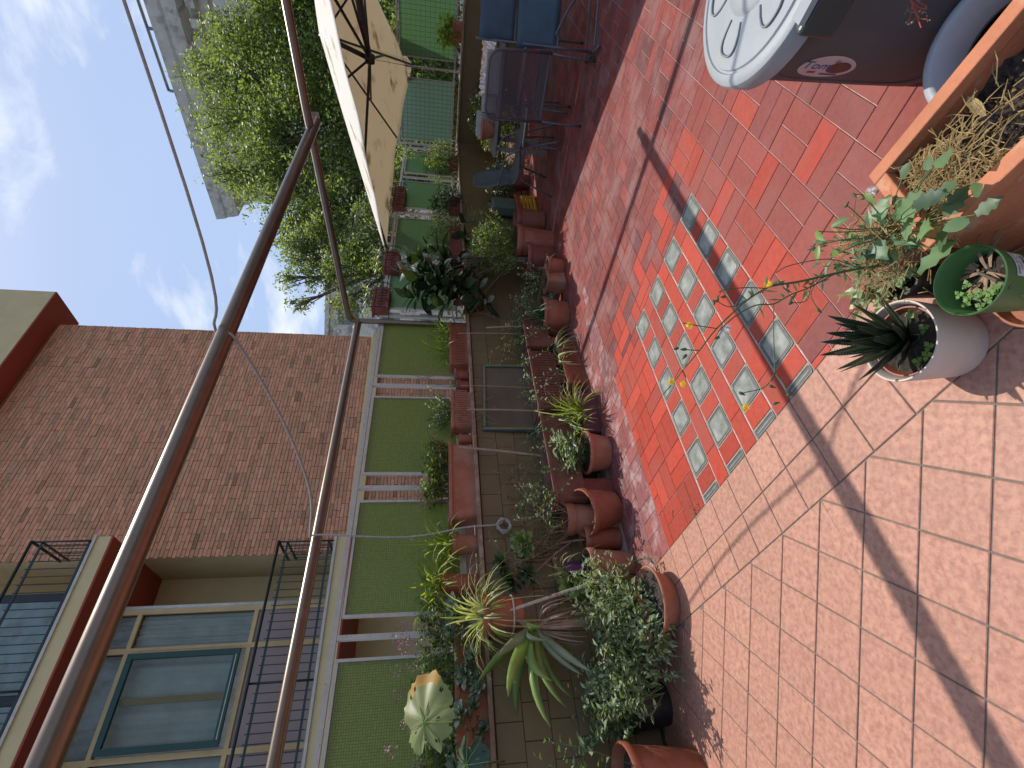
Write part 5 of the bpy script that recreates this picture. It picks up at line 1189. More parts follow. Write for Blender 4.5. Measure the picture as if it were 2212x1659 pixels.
# giant heart-shaped leaves on long stalks
def big_leaf(name, label, c, n_dir, up_dir, Lr, mat, edge_mat, seed):
    rg2 = random.Random(seed); n_ = Vector(n_dir).normalized(); u_ = Vector(up_dir); u_ = (u_-n_*u_.dot(n_)).normalized(); s_ = u_.cross(n_)
    base = Vector((c.x, c.y, 0)); t = thing(name, label, 'plant', base); b = MB(); NR, NA = 9, 60; b.v.append(tuple(c-base)); vs = []
    for k in range(1, NR+1):
        q = k/NR
        for j in range(NA):
            a = 2*math.pi*j/NA; notch = 1-.55*math.exp(-((a-math.pi)/.22)**2); rr = Lr*(1+.22*math.cos(a)+.10*math.cos(2*a))*notch*(1+.03*math.sin(11*a+seed)+.035*math.sin(5*a)+.05*rg2.uniform(-1, 1)*(q > .9))
            vein = .008*abs(math.sin(a*4.5))*q+.010*math.sin(a*7+seed)*q*q
            p = c+(u_*math.cos(a)+s_*math.sin(a))*(rr*q)+n_*(vein-.30*Lr*q*q*(.35+.65*abs(math.sin(a))))
            b.v.append(tuple(p-base))
    for j in range(NA): b.f.append((0, 1+j, 1+(j+1) % NA)); b.m.append(0)
    for k in range(NR-1):
        for j in range(NA):
            q = (k+1)/NR; a = 2*math.pi*j/NA
            if (rg2.random() < .012 and 2 < k < 7) or (k > 5 and rg2.random() < .05): continue
            mi = 1 if (edge_mat and k >= NR-3 and (a < .5 or a > 5.6)) else 0
            x = 1+k*NA; b.f.append((x+j, x+NA+j, x+NA+(j+1) % NA, x+(j+1) % NA)); b.m.append(mi)
    b.build('leaf', [L[mat], L[edge_mat or mat]], t, True)
    ve = MB()
    for j in range(9):
        a = 2*math.pi*(j+.5)/9; ve.tube([c-base+n_*.003+(u_*math.cos(a)+s_*math.sin(a))*(Lr*q)+n_*(-.30*Lr*q*q*(.35+.65*abs(math.sin(a)))+.004) for q in (0, .35, .7, .92)], [.0026, .002, .0014, .0008], 4, False)
    tag(ve.build('veins', L['succ'], t), kind='stuff')
    _aw = away(c); MB().tube(smoothcurve([c-base-n_*.01, c-base+_aw*.10+Vector((0, 0, -.12)), c-base+_aw*.30+Vector((0, 0, -.22))], 6), .006, 6).build('stalk', M['stem_green'], t, True)
    return t
big_leaf('giant_leaf_plant', 'giant yellowing heart-shaped leaf drooping before the olive glass panel', YP(917, 1560, 2.55), cam_d*.75+Vector((0, 0, .62))-left_*.15, -left_*.9+Vector((0, 0, .25)), .165, 'taro', 'orange_leaf', 4)
big_leaf('giant_leaf_plant', 'second giant leaf, dark green, cut off by the frame below the stonecrop trough', YP(1010, 1652, 2.45), cam_d*.5+Vector((0, 0, .8)), left_, .15, 'taro_dark', None, 6)
# small pots behind, purple pot
c = W(-3.22, .36, .36); t = thing('purple_pot', 'purple pot with a striped spider plant behind the rusty pole', 'potted plant', c); zs = pot_parts(t, .075, .15, 'purple', 'plain', .8, n=24); b = MB(); blades(b, (0, 0, zs), 50, .19, .010, (.1, 1.5), 1.2, rg, .03); tag(b.build('foliage', L['pale'], t), kind='stuff')
t = thing('plant_stand', 'dark stand carrying the purple pot', 'stand', W(-3.22, .36, 0), R(46)); MB().box(-.09, .09, -.09, .09, .33, .358).build('shelf', M['black_plastic'], t)
for x in (-.075, .075):
    for y in (-.075, .075): MB().box(x-.010, x+.010, y-.010, y+.010, 0, .329).build('leg', M['black_plastic'], t)
c = W(-2.78, .34, .0); t = thing('potted_plant', 'terracotta pot with a climbing jasmine at the end of the longest clay trough', 'potted plant', c); zs = pot_parts(t, .13, .42, 'terra2', 'plain', .8)
lm, sm = MB(), MB(); sprigs(lm, sm, (0, 0, zs), 34, .46, .30, .036, .020, 18, rg, bend=1.0); sm.build('stems', M['drystem'], t); tag(lm.build('foliage', L['ivy'], t), kind='stuff')
# stakes and poles
a_ = W(-3.50, .52, .40); b_ = W(-3.60, .5, 1.13)
pol = stake('rusty_pole', 'short rusty cream pole with a wire hook, leaning over the lily', 'pole', W(-3.37, .58, .22), PL(1046, 1338, W(0, .5), NW), .012, 'rust_pole', 10)
hk = PL(1046, 1338, W(0, .5), NW); tag(MB().tube(smoothcurve([hk, hk+Vector((.0, 0, .03))+UW*.02, hk+Vector((0, 0, .03))+UW*.07], 4), .0035, 5).build('wire_hook', M['white_metal'], None, True), 'curved white wire hook on the tip of the rusty pole', 'hook')
for (lab, da, db, tt, rr) in (('thick grey stake leaning from the longest clay trough to the ledge', (1172, 985), (990, 966), .36, .011), ('grey stake standing before the leaning picture frame', (1160, 888), (1009, 885), .34, .009), ('thin dark cane between the picture frame and the small ledge pots', (1150, 838), (996, 833), .33, .004), ('thin cane rising from the clay trough by the corner post', (1130, 722), (990, 720), .34, .005), ('crooked branch stuck in the trough behind the onion pot', (1140, 706), (1050, 708), .38, .010)):
    stake('garden_stake', lab, 'stake', PL(*da, W(0, tt), NW), PL(*db, W(0, tt), NW), rr)
# yellow leaves and dry vine near the corner
t = thing('dry_vine', 'withered vine with yellow leaves hanging below the corner post', 'vine', W(.05, .28, ZL)); lm, sm = MB(), MB()
foliage(lm, (0, 0, .02), (.07, .05, .08), 40, .06, .03, rg, fold=.4); twigs(sm, (-.1, .03, -.35), 5, .32, rg, .003, 4, .6, .8); lm.build('yellow_leaves', L['yellow_leaf'], t); sm.build('stems', M['drystem'], t)
# picture frame leaning on the wall
pf = thing('picture_frame', 'empty teal and olive picture frame leaning on the tiled wall', 'picture frame', W(-1.335, .26, .42), R(46))
pw, ph = .46, .56
for nm, x0, x1, z0, z1 in (('frame_side', -pw, -pw+.035, 0, ph), ('frame_side', pw-.035, pw, 0, ph), ('frame_rail', -pw+.0355, pw-.0355, ph-.035, ph), ('frame_rail', -pw+.0355, pw-.0355, 0, .035)):
    o = MB().box(x0, x1, -.012, .012, z0, z1).build(nm, M['teal_frame'], pf); MB().box(x0+.012, x1-.006 if x1-x0 < .1 else x1, -.0165, -.0125, z0+(.008 if x1-x0 < .1 else .012), z1-.006).build('frame_face', M['lime_frame'], o)
MB().box(-pw+.036, pw-.036, .0, .004, .036, ph-.036).build('glass', M['picture'], pf)
pf.rotation_euler = (R(-4), R(3), R(46))
# railing baskets
def basket_planter(lab, s0, s1, z0, mat, lk, n_, tt=.06):
    t = thing('railing_planter', lab, 'planter', W((s0+s1)/2, tt, z0), R(46)); zs, _ = trough_parts(t, s1-s0, .17, .19, mat, 8)
    b = MB(); hl = (s1-s0)/2+.02
    for x in (-hl, -hl*.33, hl*.33, hl): b.tube(smoothcurve([(x, .13, .26), (x, .02, .30), (x, -.10, .22), (x, -.085, .0), (x, .08, -.01)], 4), .005, 5, False)
    for z in (.21, .09): b.tube([(-hl, -.105+.1*(.21-z), z), (hl, -.105+.1*(.21-z), z)], .005, 5)
    b.build('wire_basket', M['black_metal'], t)
    lm, sm = MB(), MB(); sprigs(lm, sm, (0, 0, zs), n_, .2, (s1-s0)*.45, .035, .018, 10, rg); sm.build('stems', M['stem_green'], t); tag(lm.build('foliage', L[lk], t), kind='stuff'); return t
basket_planter('dark red balcony planter hooked on the railing right by the corner post', .22, .70, 2.03, 'terra_dark', 'lime', 8)
basket_planter('dark red balcony planter hooked on the railing above the rubber plant', 1.12, 1.62, 1.97, 'terra_dark', 'lime', 14)
basket_planter('shaded brown balcony planter hooked on the railing under the parasol corner', 3.0, 3.75, 1.99, 'terra_dark', 'dark', 14)
lg = thing('ledge_trough', 'dark trough of mixed flowers on the ledge before the bright green glass', 'planter', W(1.75, .12, ZL), R(46)); zs, _ = trough_parts(lg, .55, .18, .18, 'terra_dark'); lm, sm = MB(), MB(); sprigs(lm, sm, (0, 0, zs), 30, .38, .28, .04, .018, 14, rg); sm.build('stems', M['stem_green'], lg); tag(lm.build('foliage', L['grey'], lg), kind='stuff')
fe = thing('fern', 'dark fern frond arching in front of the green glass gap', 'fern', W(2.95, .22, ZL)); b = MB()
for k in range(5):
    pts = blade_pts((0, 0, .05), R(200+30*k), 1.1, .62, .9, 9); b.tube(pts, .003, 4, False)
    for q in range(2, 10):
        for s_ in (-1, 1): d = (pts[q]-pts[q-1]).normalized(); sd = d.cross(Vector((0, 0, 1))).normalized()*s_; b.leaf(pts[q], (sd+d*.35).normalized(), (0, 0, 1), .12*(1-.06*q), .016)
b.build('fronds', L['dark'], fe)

for nm_s, lab, n_ in ((-2.25, 'thin leafy vine trailing before the tiled wall under the longest ledge trough', 9), (-3.05, 'tangle of thin vines hanging before the wall beside the rope coil', 12), (-.55, 'dry thin vine hanging before the wall near the corner post', 7)):
    t = thing('trailing_vine', lab, 'vine', W(nm_s, .30, .55), R(46)); lm, sm = MB(), MB()
    for k in range(n_):
        x = rg.uniform(-.35, .35); h_ = rg.uniform(.12, .5); pts = smoothcurve([(x, 0, -.02), (x+rg.uniform(-.06, .06), -.03, h_*.4), (x+rg.uniform(-.12, .12), -.02, h_*.75), (x+rg.uniform(-.2, .2), -.03, h_)], 4); sm.tube(pts, .0018, 4, False)
        for p in pts[3:]:
            if rg.random() < .75: lm.leaf(p, Vector((rg.gauss(0, 1), -.5, rg.gauss(.1, .6))).normalized(), (0, -.7, 1), rg.uniform(.02, .045), rg.uniform(.010, .02))
    sm.build('stems', M['drystem'], t); tag(lm.build('foliage', L['ivy'] if nm_s < -1 else L['yellow_leaf'], t), kind='stuff')
# ================================================================== GARDEN FURNITURE
TA, TB2 = G(1065, 337, .74), G(1087, 85, .74); td = (TB2-TA).normalized(); ta = math.atan2(td.y, td.x)
tb = thing('garden_table', 'weathered garden table loaded with trays, foil and a clay bowl', 'table', (TA.x, TA.y, 0), ta)
bevel(MB().box(-.02, 2.1, 0, .85, .70, .74).build('table_top', M['tabletop'], tb), .005)
for x in (.08, 2.0):
    for y in (.08, .77): MB().box(x-.025, x+.025, y-.025, y+.025, 0, .699).build('leg', M['tabletop'], tb)
MB().box(.06, 2.02, .40, .43, .62, .699).build('rail', M['tabletop'], tb)
def on_table(x, y, z=.7405): return Vector((TA.x, TA.y, 0))+td*x+Vector((-td.y, td.x, 0))*y+Vector((0, 0, z))
t = thing('clay_bowl', 'flared terracotta bowl on the corner of the garden table', 'bowl', on_table(.28, .16)); pot_parts(t, .15, .17, 'terra2', 'plain', .5, .6, .08)
def tray(name, lab, cat, x, y, lx, ly, h, mat, z=.7405, rz=0.):
    t = thing(name, lab, cat, on_table(x, y, z), ta+rz); w = .025
    MB().box(-lx/2, lx/2, -ly/2, ly/2, 0, .02).build('base', M[mat], t)
    b = MB(); b.box(-lx/2, -lx/2+w, -ly/2, ly/2, .0205, h); b.box(lx/2-w, lx/2, -ly/2, ly/2, .0205, h); b.box(-lx/2+w+.0005, lx/2-w-.0005, -ly/2, -ly/2+w, .0205, h); b.box(-lx/2+w+.0005, lx/2-w-.0005, ly/2-w, ly/2, .0205, h)
    bevel(b.build('walls', M[mat], t), .006); return t
tray('foam_box', 'long open polystyrene box on the garden table behind the mesh chair', 'box', .95, .22, .46, .3, .15, 'poly')
tray('foam_box', 'small polystyrene box standing behind the clay bowl', 'box', .30, .46, .30, .22, .22, 'poly')
tray('foam_box', 'low polystyrene tray between the clay bowl and the long foam box', 'box', .58, .36, .22, .26, .17, 'poly', rz=.1)
fo_ = MB(); NX, NY = 26, 12; rg3 = random.Random(5)
for i in range(NX+1):
    for j in range(NY+1): fo_.v.append((.8*(i/NX-.5), .26*(j/NY-.5), .02+.15*math.sin(math.pi*j/NY)*(1 if 0 < i < NX else .3)+rg3.uniform(-.022, .022)))
for i in range(NX):
    for j in range(NY): a = i*(NY+1)+j; fo_.f.append((a, a+NY+1, a+NY+2, a+1)); fo_.m.append(0)
o = fo_.build('foil_sheet', M['foil']); o.location = on_table(1.0, .60, .76); o.rotation_euler = (0, 0, ta); tag(o, 'crumpled silver foil sheet heaped at the back of the garden table', 'foil')
rk = thing('wire_rack', 'black metal rack standing on the garden table beside the blue chair', 'rack', on_table(1.55, .25), ta)
for x in (-.18, .18):
    for y in (-.12, .12): MB().box(x-.008, x+.008, y-.008, y+.008, 0, .20).build('leg', M['black_metal'], rk)
for z in (.06, .19):
    for y in (-.12, .12): MB().box(-.171, .171, y-.006, y+.006, z, z+.012).build('bar', M['black_metal'], rk)
    for k in range(8): MB().box(-.165+k*.047-.004, -.165+k*.047+.004, -.113, .113, z+.002, z+.010).build('bar', M['black_metal'], rk)
MB().box(-.16, .16, -.105, .105, .08, .17).build('tray', M['black_plastic'], rk)
wb = W(5.2, .9, 0); t = thing('wooden_planter', 'small wooden box with lime-green leaves on the cross wall', 'planter', CWf(2.05, -.12, ZL+.005), R(-44)); trough_parts(t, .34, .17, .16, 'terra2'); lm = MB(); foliage(lm, (-.02, 0, .27), (.22, .15, .15), 160, .10, .06, rg); lm.build('foliage', L['lime'], t)

# mesh-backed chair, seen from behind
mc = Vector((2.945, 4.91, 0)); ma = R(44)                            # between the rear feet, looking to the table
ch = thing('mesh_chair', 'grey garden chair with perforated mesh back turned to the camera', 'chair', mc, ma-R(90))
# local: x right, y forward (to the table)
def rrect(w, z0, z1, r_, yf):
    pts = []
    for cx, cz, a0 in ((w/2-r_, z1-r_, 0), (-w/2+r_, z1-r_, 90)):
        for q in range(7): a = R(a0+15*q); pts.append(Vector((cx+r_*math.cos(a), yf(cz+r_*math.sin(a)), cz+r_*math.sin(a))))
    return [Vector((w/2, yf(z0), z0))]+pts+[Vector((-w/2, yf(z0), z0))]
yf = lambda z: .02-.16*(z-.45)
bk = rrect(.62, .43, 1.03, .11, yf); MB().tube(bk, .013, 8).build('back_frame', M['grey_metal'], ch, True)
b = MB(); N_ = 10
bz = [.44+.575*k/12 for k in range(13)]
for z in bz:
    hw = .305 if z < .92 else .305-(.11-math.sqrt(max(0, .11**2-(z-.92)**2)))
    b.v += [(-hw+.004, yf(z), z), (0, yf(z)+.02, z), (hw-.004, yf(z), z)]
for k in range(12):
    for q in range(2): a = 3*k+q; b.f.append((a, a+1, a+4, a+3)); b.m.append(0)
b.build('mesh_back', M['mesh'], ch, True)
b = MB(); b.add([(-.29, .03, .44), (.29, .03, .44), (.29, .50, .46), (-.29, .50, .46), (0, .03, .425), (0, .5, .445)], [(0, 4, 5, 3), (4, 1, 2, 5)]); b.build('mesh_seat', M['mesh'], ch)
for sx in (-1, 1):
    MB().tube(smoothcurve([(sx*.315, .02, .68), (sx*.325, .30, .70), (sx*.325, .48, .66), (sx*.315, .56, .40), (sx*.31, .62, .012)], 5), .012, 7).build('arm_and_front_leg', M['grey_metal'], ch, True)
    MB().tube(smoothcurve([(sx*.312, .52, .455), (sx*.312, .2, .44), (sx*.305, .02, .40), (sx*.30, -.005, .012)], 5), .012, 7).build('rear_leg', M['grey_metal'], ch, True)
    for yy, xx in ((.62, .31), (-.005, .30)): MB().lathe([(0, 0), (.016, 0), (.016, .028), (.013, .03)], 8, (sx*xx, yy, 0)).build('foot_cap', M['black_plastic'], ch)
MB().tube([(-.31, .50, .455), (.31, .50, .455)], .011, 6).build('seat_rail', M['grey_metal'], ch)
MB().tube([(-.31, .03, .44), (.31, .03, .44)], .011, 6).build('seat_rail', M['grey_metal'], ch)

# moulded chair seen from the side
sc2 = Vector((2.86, 6.28, 0)); ch2 = thing('moulded_chair', 'stained grey moulded chair with splayed tube legs, seen side on', 'chair', sc2, R(-48)-R(90))
prof = smoothcurve([(-.36, 1.02), (-.34, .90), (-.285, .70), (-.25, .56), (-.20, .48), (-.08, .455), (.10, .47), (.22, .49), (.27, .475)], 4)   # (forward, up)
sb = MB(); n2 = 9
for (f_, z) in [(p[0], p[1]) for p in [(q.x, q.y) for q in [Vector((a[0], a[1], 0)) for a in prof]]]:
    w = .23 if z < .85 else .23-.10*((z-.85)/.17)**2
    for q in range(n2): x = -w+2*w*q/(n2-1); cu_ = .03*(abs(x)/w)**2; sb.v.append((x, f_+(cu_ if z > .55 else 0), z+(cu_ if z <= .55 else 0)))
for i in range(len(prof)-1):
    for q in range(n2-1): a = i*n2+q; sb.f.append((a, a+1, a+n2+1, a+n2)); sb.m.append(0)
o = sb.build('seat_shell', M['grey_seat'], ch2, True); m_ = o.modifiers.new('s', 'SOLIDIFY'); m_.thickness = .012
for sx in (-1, 1):
    MB().tube(smoothcurve([(sx*.20, .20, .45), (sx*.22, .24, .40), (sx*.25, .36, .012)], 5), .011, 7).build('leg', M['grey_metal'], ch2, True)
    MB().tube(smoothcurve([(sx*.20, -.16, .43), (sx*.22, -.20, .38), (sx*.26, -.34, .012)], 5), .011, 7).build('leg', M['grey_metal'], ch2, True)
    MB().tube([(sx*.20, .20, .445), (sx*.20, -.16, .435)], .010, 6).build('side_rail', M['grey_metal'], ch2)
    MB().tube(smoothcurve([(sx*.22, -.28, .72), (sx*.27, -.10, .70), (sx*.27, .12, .66), (sx*.24, .22, .48)], 5), .011, 7).build('arm', M['grey_metal'], ch2, True)
# third chair, only its bent legs show
ch3 = thing('tube_chair', 'dark tube-legged chair pushed under the table between the other two', 'chair', Vector((3.22, 6.05, 0)), R(140))
for sx in (-1, 1): MB().tube(smoothcurve([(sx*.2, -.2, .012), (sx*.2, -.12, .30), (sx*.2, .02, .46), (sx*.2, .2, .46), (sx*.2, .28, .30), (sx*.2, .34, .012)], 5), .011, 7).build('leg', M['grey_metal'], ch3, True)
bevel(MB().box(-.21, .21, -.02, .36, .465, .49).build('seat', M['grey_seat'], ch3), .008)

# folded canvas chair at the frame edge
bcx = Vector((3.55, 4.62, 0)); bc = thing('canvas_chair', 'folded slate-blue canvas chair at the edge of the frame', 'chair', bcx, R(-14))
def panel(nm, x0, x1, z0, z1, y0, y1, bow):
    b = MB(); NX, NZ = 12, 8
    for i in range(NX+1):
        for j in range(NZ+1): u_, v_ = i/NX, j/NZ; b.v.append((x0+(x1-x0)*u_-.03*v_, y0+(y1-y0)*v_+bow*math.sin(math.pi*u_)+.008*math.sin(u_*9+v_*4), z0+(z1-z0)*v_))
    for i in range(NX):
        for j in range(NZ): a = i*(NZ+1)+j; b.f.append((a, a+NZ+1, a+NZ+2, a+1)); b.m.append(0)
    o = b.build(nm, M['fabric_blue'], bc, True); m_ = o.modifiers.new('s', 'SOLIDIFY'); m_.thickness = .006; return o
panel('back_canvas', -.30, .34, .80, 1.13, .04, .0, -.03); panel('seat_canvas', -.34, .34, .40, .775, -.02, .02, -.05)
for x in (-.315, .345):
    MB().tube([(x, .05, 1.16), (x-.01, .02, .78), (x-.02, -.03, .38), (x-.03, -.06, .09)], .013, 7).build('side_tube', M['grey_metal'], bc, True)
    MB().tube([(x-.03, -.22, .03), (x-.03, .20, .03)], .014, 7).build('floor_runner', M['grey_metal'], bc, True)
    MB().tube([(x-.03, -.06, .09), (x-.03, -.02, .03)], .013, 7).build('runner_post', M['grey_metal'], bc)
for z, y in ((.385, -.03), (.79, .02), (.06, -.16), (.06, .12)): MB().tube([(-.33, y, z), (.34, y, z)], .011, 6).build('cross_tube', M['grey_metal'], bc)
MB().tube(smoothcurve([(-.25, -.06, .42), (.0, -.10, .30), (.30, -.04, .07)], 5), .011, 6).build('brace', M['grey_metal'], bc, True)
MB().box(.06, .075, -.036, -.033, .90, .915).build('label_tab', M['paper'], bc)

# ================================================================== FOREGROUND, RIGHT
# bin
bc_ = Vector((1.200, 1.276, 0)); bn = thing('storage_bin', 'tall dull brown plastic bin with a weathered white lid', 'bin', bc_)
RB0, RB1, HB = .245, .282, .60
def rbin(z): return RB0+(RB1-RB0)*z/HB
MB().lathe([(0, 0), (RB0-.035, 0), (RB0-.012, .008), (RB0, .03), (rbin(.2), .2), (rbin(.4), .4), (rbin(.585), .585), (rbin(.6)+.004, .60)], 72).build('body', M['bin_brown'], bn, True, sharp=40)
def lidr(r, z, a): return r
LR = RB1+.028
lp = [(RB1+.004, .556), (LR-.008, .556), (LR, .562), (LR+.002, .60), (LR-.004, .616), (LR-.016, .624), (LR-.034, .626), (LR-.037, .621), (LR-.043, .621), (LR-.046, .627), (.20, .630), (.13, .632)]
MB().lathe(lp, 72).build('lid', M['lid_white'], bn, True, sharp=28)
MB().lathe([(.13, .632), (.118, .640), (.09, .648), (.05, .652), (0, .653)], 40).build('lid_knob', M['lid_white'], bn, True)
pe = MB()
for k in range(6):
    a0 = R(60*k+200); pts = []
    for q in range(15):
        tt = -1+2*q/14; rr = .145+.085*(1-abs(tt)**3.2); aa = a0+R(20)*tt*(.6+.4*(1-abs(tt)**4)); pts.append((rr*math.cos(aa), rr*math.sin(aa), .6325))
    pe = MB().tube(pts, .0035, 5); pe.build('lid_groove', M['lid_groove'], bn, True)
va = math.atan2(-bc_.y, -bc_.x)                                      # azimuth from the bin to the camera
hd = MB(); ha = va-R(13)
cxh, sxh = math.cos(ha), math.sin(ha)
hf = lambda x, y, z: Vector((cxh*x-sxh*y, sxh*x+cxh*y, z))
bevel(hd.box(LR-.03, LR+.026, -.055, .055, .515, .612, hf).build('handle', M['handle_dark'], bn), .012, 3); MB().box(LR-.012, LR+.030, -.03, .03, .613, .628, hf).build('handle_clip', M['lid_white'], bn)
def on_bin(az, z, off=.0015): r_ = rbin(z)+off; return Vector((r_*math.cos(az), r_*math.sin(az), z))
# rounded panel line on the side of the bin
plp = [on_bin(va+R(-30)+R(34)*cx_, .30+.24*cz_, .0) for cx_, cz_ in [(math.copysign(abs(math.cos(R(q*6)))**.4, math.cos(R(q*6))), math.copysign(abs(math.sin(R(q*6)))**.4, math.sin(R(q*6)))) for q in range(61)]]
MB().tube(plp, .003, 5, False).build('panel_line', M['bin_brown'], bn, True)
# sticker, pasted sideways: its text runs downwards
best = None
for k in range(720):
    for zz in range(10, 56, 2):
        p = on_bin(R(k/2), zz/100)+bc_; x, y, z = proj(p)
        nrm = Vector((math.cos(R(k/2)), math.sin(R(k/2)), 0)); vis = nrm.dot(Vector(CAM)-p)
        if vis > 0:
            e = abs(x-1786)+abs(y-148)
            if best is None or e < best[0]: best = (e, R(k/2), zz/100)
_, saz, sz = best
def stk(u_, v_, off): return on_bin(saz+(-v_)/RB1*-1.0, sz-u_, off)   # u runs down, v runs to the right as seen
NA = 36; st_ = MB(); st_.v.append(tuple(stk(0, 0, .0012)))
for ring in (1, 2, 3):
    for k in range(NA): a = 2*math.pi*k/NA; st_.v.append(tuple(stk(.085*ring/3*math.cos(a), .052*ring/3*math.sin(a), .0012)))
for k in range(NA): st_.f.append((0, 1+k, 1+(k+1) % NA)); st_.m.append(0)
for r_ in range(2):
    for k in range(NA): x = 1+r_*NA; st_.f.append((x+k, x+NA+k, x+NA+(k+1) % NA, x+(k+1) % NA)); st_.m.append(0)
stick = st_.build('sticker', M['sticker'], bn)
def text_mesh(body, size, fn, mat, parent, name='lettering', ext=0.):
    cu = bpy.data.curves.new(name, 'FONT'); cu.body = body; cu.size = size; cu.align_x = 'CENTER'; cu.align_y = 'CENTER'; cu.resolution_u = 3
    o = bpy.data.objects.new(name, cu); col.objects.link(o); bpy.context.view_layer.update()
    me = bpy.data.meshes.new_from_object(o.evaluated_get(bpy.context.evaluated_depsgraph_get())); bpy.data.objects.remove(o); bpy.data.curves.remove(cu)
    for v in me.vertices: v.co = fn(v.co.x, v.co.y)
    me.materials.clear(); me.materials.append(mat); ob = link(name, me, parent); return ob
text_mesh('Tom', .046, lambda x, y: stk(x-.035, y+.008, .0024), M['ink_blue'], bn)
text_mesh('®', .018, lambda x, y: stk(x+.012, y+.030, .0024), M['ink_brown'], bn)
pk = MB()
for (cu_, cv_, ru, rv, n_) in ((.035, .004, .036, .026, 20),):
    pk.v.append(tuple(stk(cu_, cv_, .0022)))
    for k in range(n_): a = 2*math.pi*k/n_; pk.v.append(tuple(stk(cu_+ru*math.cos(a), cv_+rv*math.sin(a), .0022)))
    pk.f += [(0, 1+k, 1+(k+1) % n_) for k in range(n_)]; pk.m += [0]*n_
pk.build('sticker_picture', M['ink_brown'], bn)
for (u0, u1, v0, v1, mt) in ((-.045, -.02, -.028, -.018, 'ink_red'), (.0, .055, -.034, -.026, 'ink_blue')):
    MB().add([stk(u0, v0, .0023), stk(u1, v0, .0023), stk(u1, v1, .0023), stk(u0, v1, .0023)], [(0, 1, 2, 3)]).build('sticker_band', M[mt], bn)

# terracotta planter at the camera's feet
PZ = .30; f0 = Vector((.609, 1.232, 0)); e1_ = Vector((.555, -.832, 0)).normalized(); e2_ = Vector((-e1_.y*-1, 0, 0)); e2_ = Vector((-.832, -.555, 0)).normalized()
pln = thing('clay_planter', 'long terracotta planter of soil and straw at the camera\'s feet', 'planter', f0); PLn, PWd = 1.0, .30
pfn = lambda x, y, z: e1_*x+e2_*y+Vector((0, 0, z))
def wallbox(nm, x0, x1, y0, y1, z0, z1): return bevel(MB().box(x0, x1, y0, y1, z0, z1, pfn).build(nm, M['terra_bright'], pln), .004)
wallbox('side', 0, PLn, .012, .030, 0, PZ-.035); wallbox('side', 0, PLn, PWd-.030, PWd-.012, 0, PZ-.035); wallbox('end', .012, .030, .0305, PWd-.0305, 0, PZ-.035); wallbox('end', PLn-.03, PLn-.012, .0305, PWd-.0305, 0, PZ-.035)
wallbox('rim', -.004, PLn, -.004, .036, PZ-.0345, PZ); wallbox('rim', -.004, PLn, PWd-.036, PWd+.004, PZ-.0345, PZ); wallbox('rim', -.004, .036, .0365, PWd-.0365, PZ-.0345, PZ-.0005); wallbox('rim', PLn-.036, PLn, .0365, PWd-.0365, PZ-.0345, PZ-.0005)
sb = MB(); NX, NY = 90, 26; rg4 = random.Random(9)
hgt = lambda i, j: .215+.012*math.sin(i*.3)*math.cos(j*.4)+rg4.uniform(-.012, .012)
for i in range(NX+1):
    for j in range(NY+1): sb.v.append(tuple(pfn(.031+(PLn-.062)*i/NX, .031+(PWd-.062)*j/NY, hgt(i, j))))
for i in range(NX):
    for j in range(NY): a = i*(NY+1)+j; sb.f.append((a, a+1, a+NY+2, a+NY+1)); sb.m.append(0)
sb.build('soil', M['soil'], pln)
gv = MB(); 
for k in range(900):
    p = pfn(rg4.uniform(.05, .95), rg4.uniform(.05, .25), .222+rg4.uniform(-.004, .012)); s_ = rg4.uniform(.002, .007); d = Vector((rg4.gauss(0, 1), rg4.gauss(0, 1), rg4.gauss(0, 1))).normalized()
    gv.add([p+Vector(v)*s_ for v in ((1, .1, 0), (-.6, .8, .1), (-.5, -.8, 0), (.1, 0, .9))], [(0, 1, 3), (1, 2, 3), (2, 0, 3)], 0 if rg4.random() < .7 else 1)
tag(gv.build('crumbs', [M['soil'], M['straw']], pln), kind='stuff')
sw = MB()
for k in range(800):
    x = abs(rg4.gauss(0, .10))+.03; 
    if x > .9: continue
    y = rg4.uniform(.06, .27); z = .225+.05*math.exp(-((x-.12)/.16)**2)*rg4.random()+rg4.uniform(0, .02); a = rg4.uniform(0, 6.28); l_ = rg4.uniform(.02, .075)
    p = pfn(x, y, z); d = Vector((math.cos(a), math.sin(a), rg4.uniform(-.3, .5))); sd = d.orthogonal().normalized()*.0012; m_ = p+d*l_*.5+Vector((rg4.gauss(0, .006), rg4.gauss(0, .006), rg4.gauss(.004, .004))); e_ = p+d*l_
    k0 = len(sw.v); sw.v += [tuple(p-sd), tuple(p+sd), tuple(m_-sd), tuple(m_+sd), tuple(e_-sd*.5), tuple(e_+sd*.5)]; sw.f += [(k0, k0+1, k0+3, k0+2), (k0+2, k0+3, k0+5, k0+4)]; sw.m += [0, 0]
tag(sw.build('straw', M['straw'], pln), kind='stuff')
dlf = spoon_mesh(.09, .03, M['straw'], cup=.6, tip=.5, curl=.1); o = link('dead_leaf', dlf, pln, G(2128, 250, .236)-f0); o.rotation_euler = (R(20), R(-14), R(25)); o.scale = (.7, .7, .7)
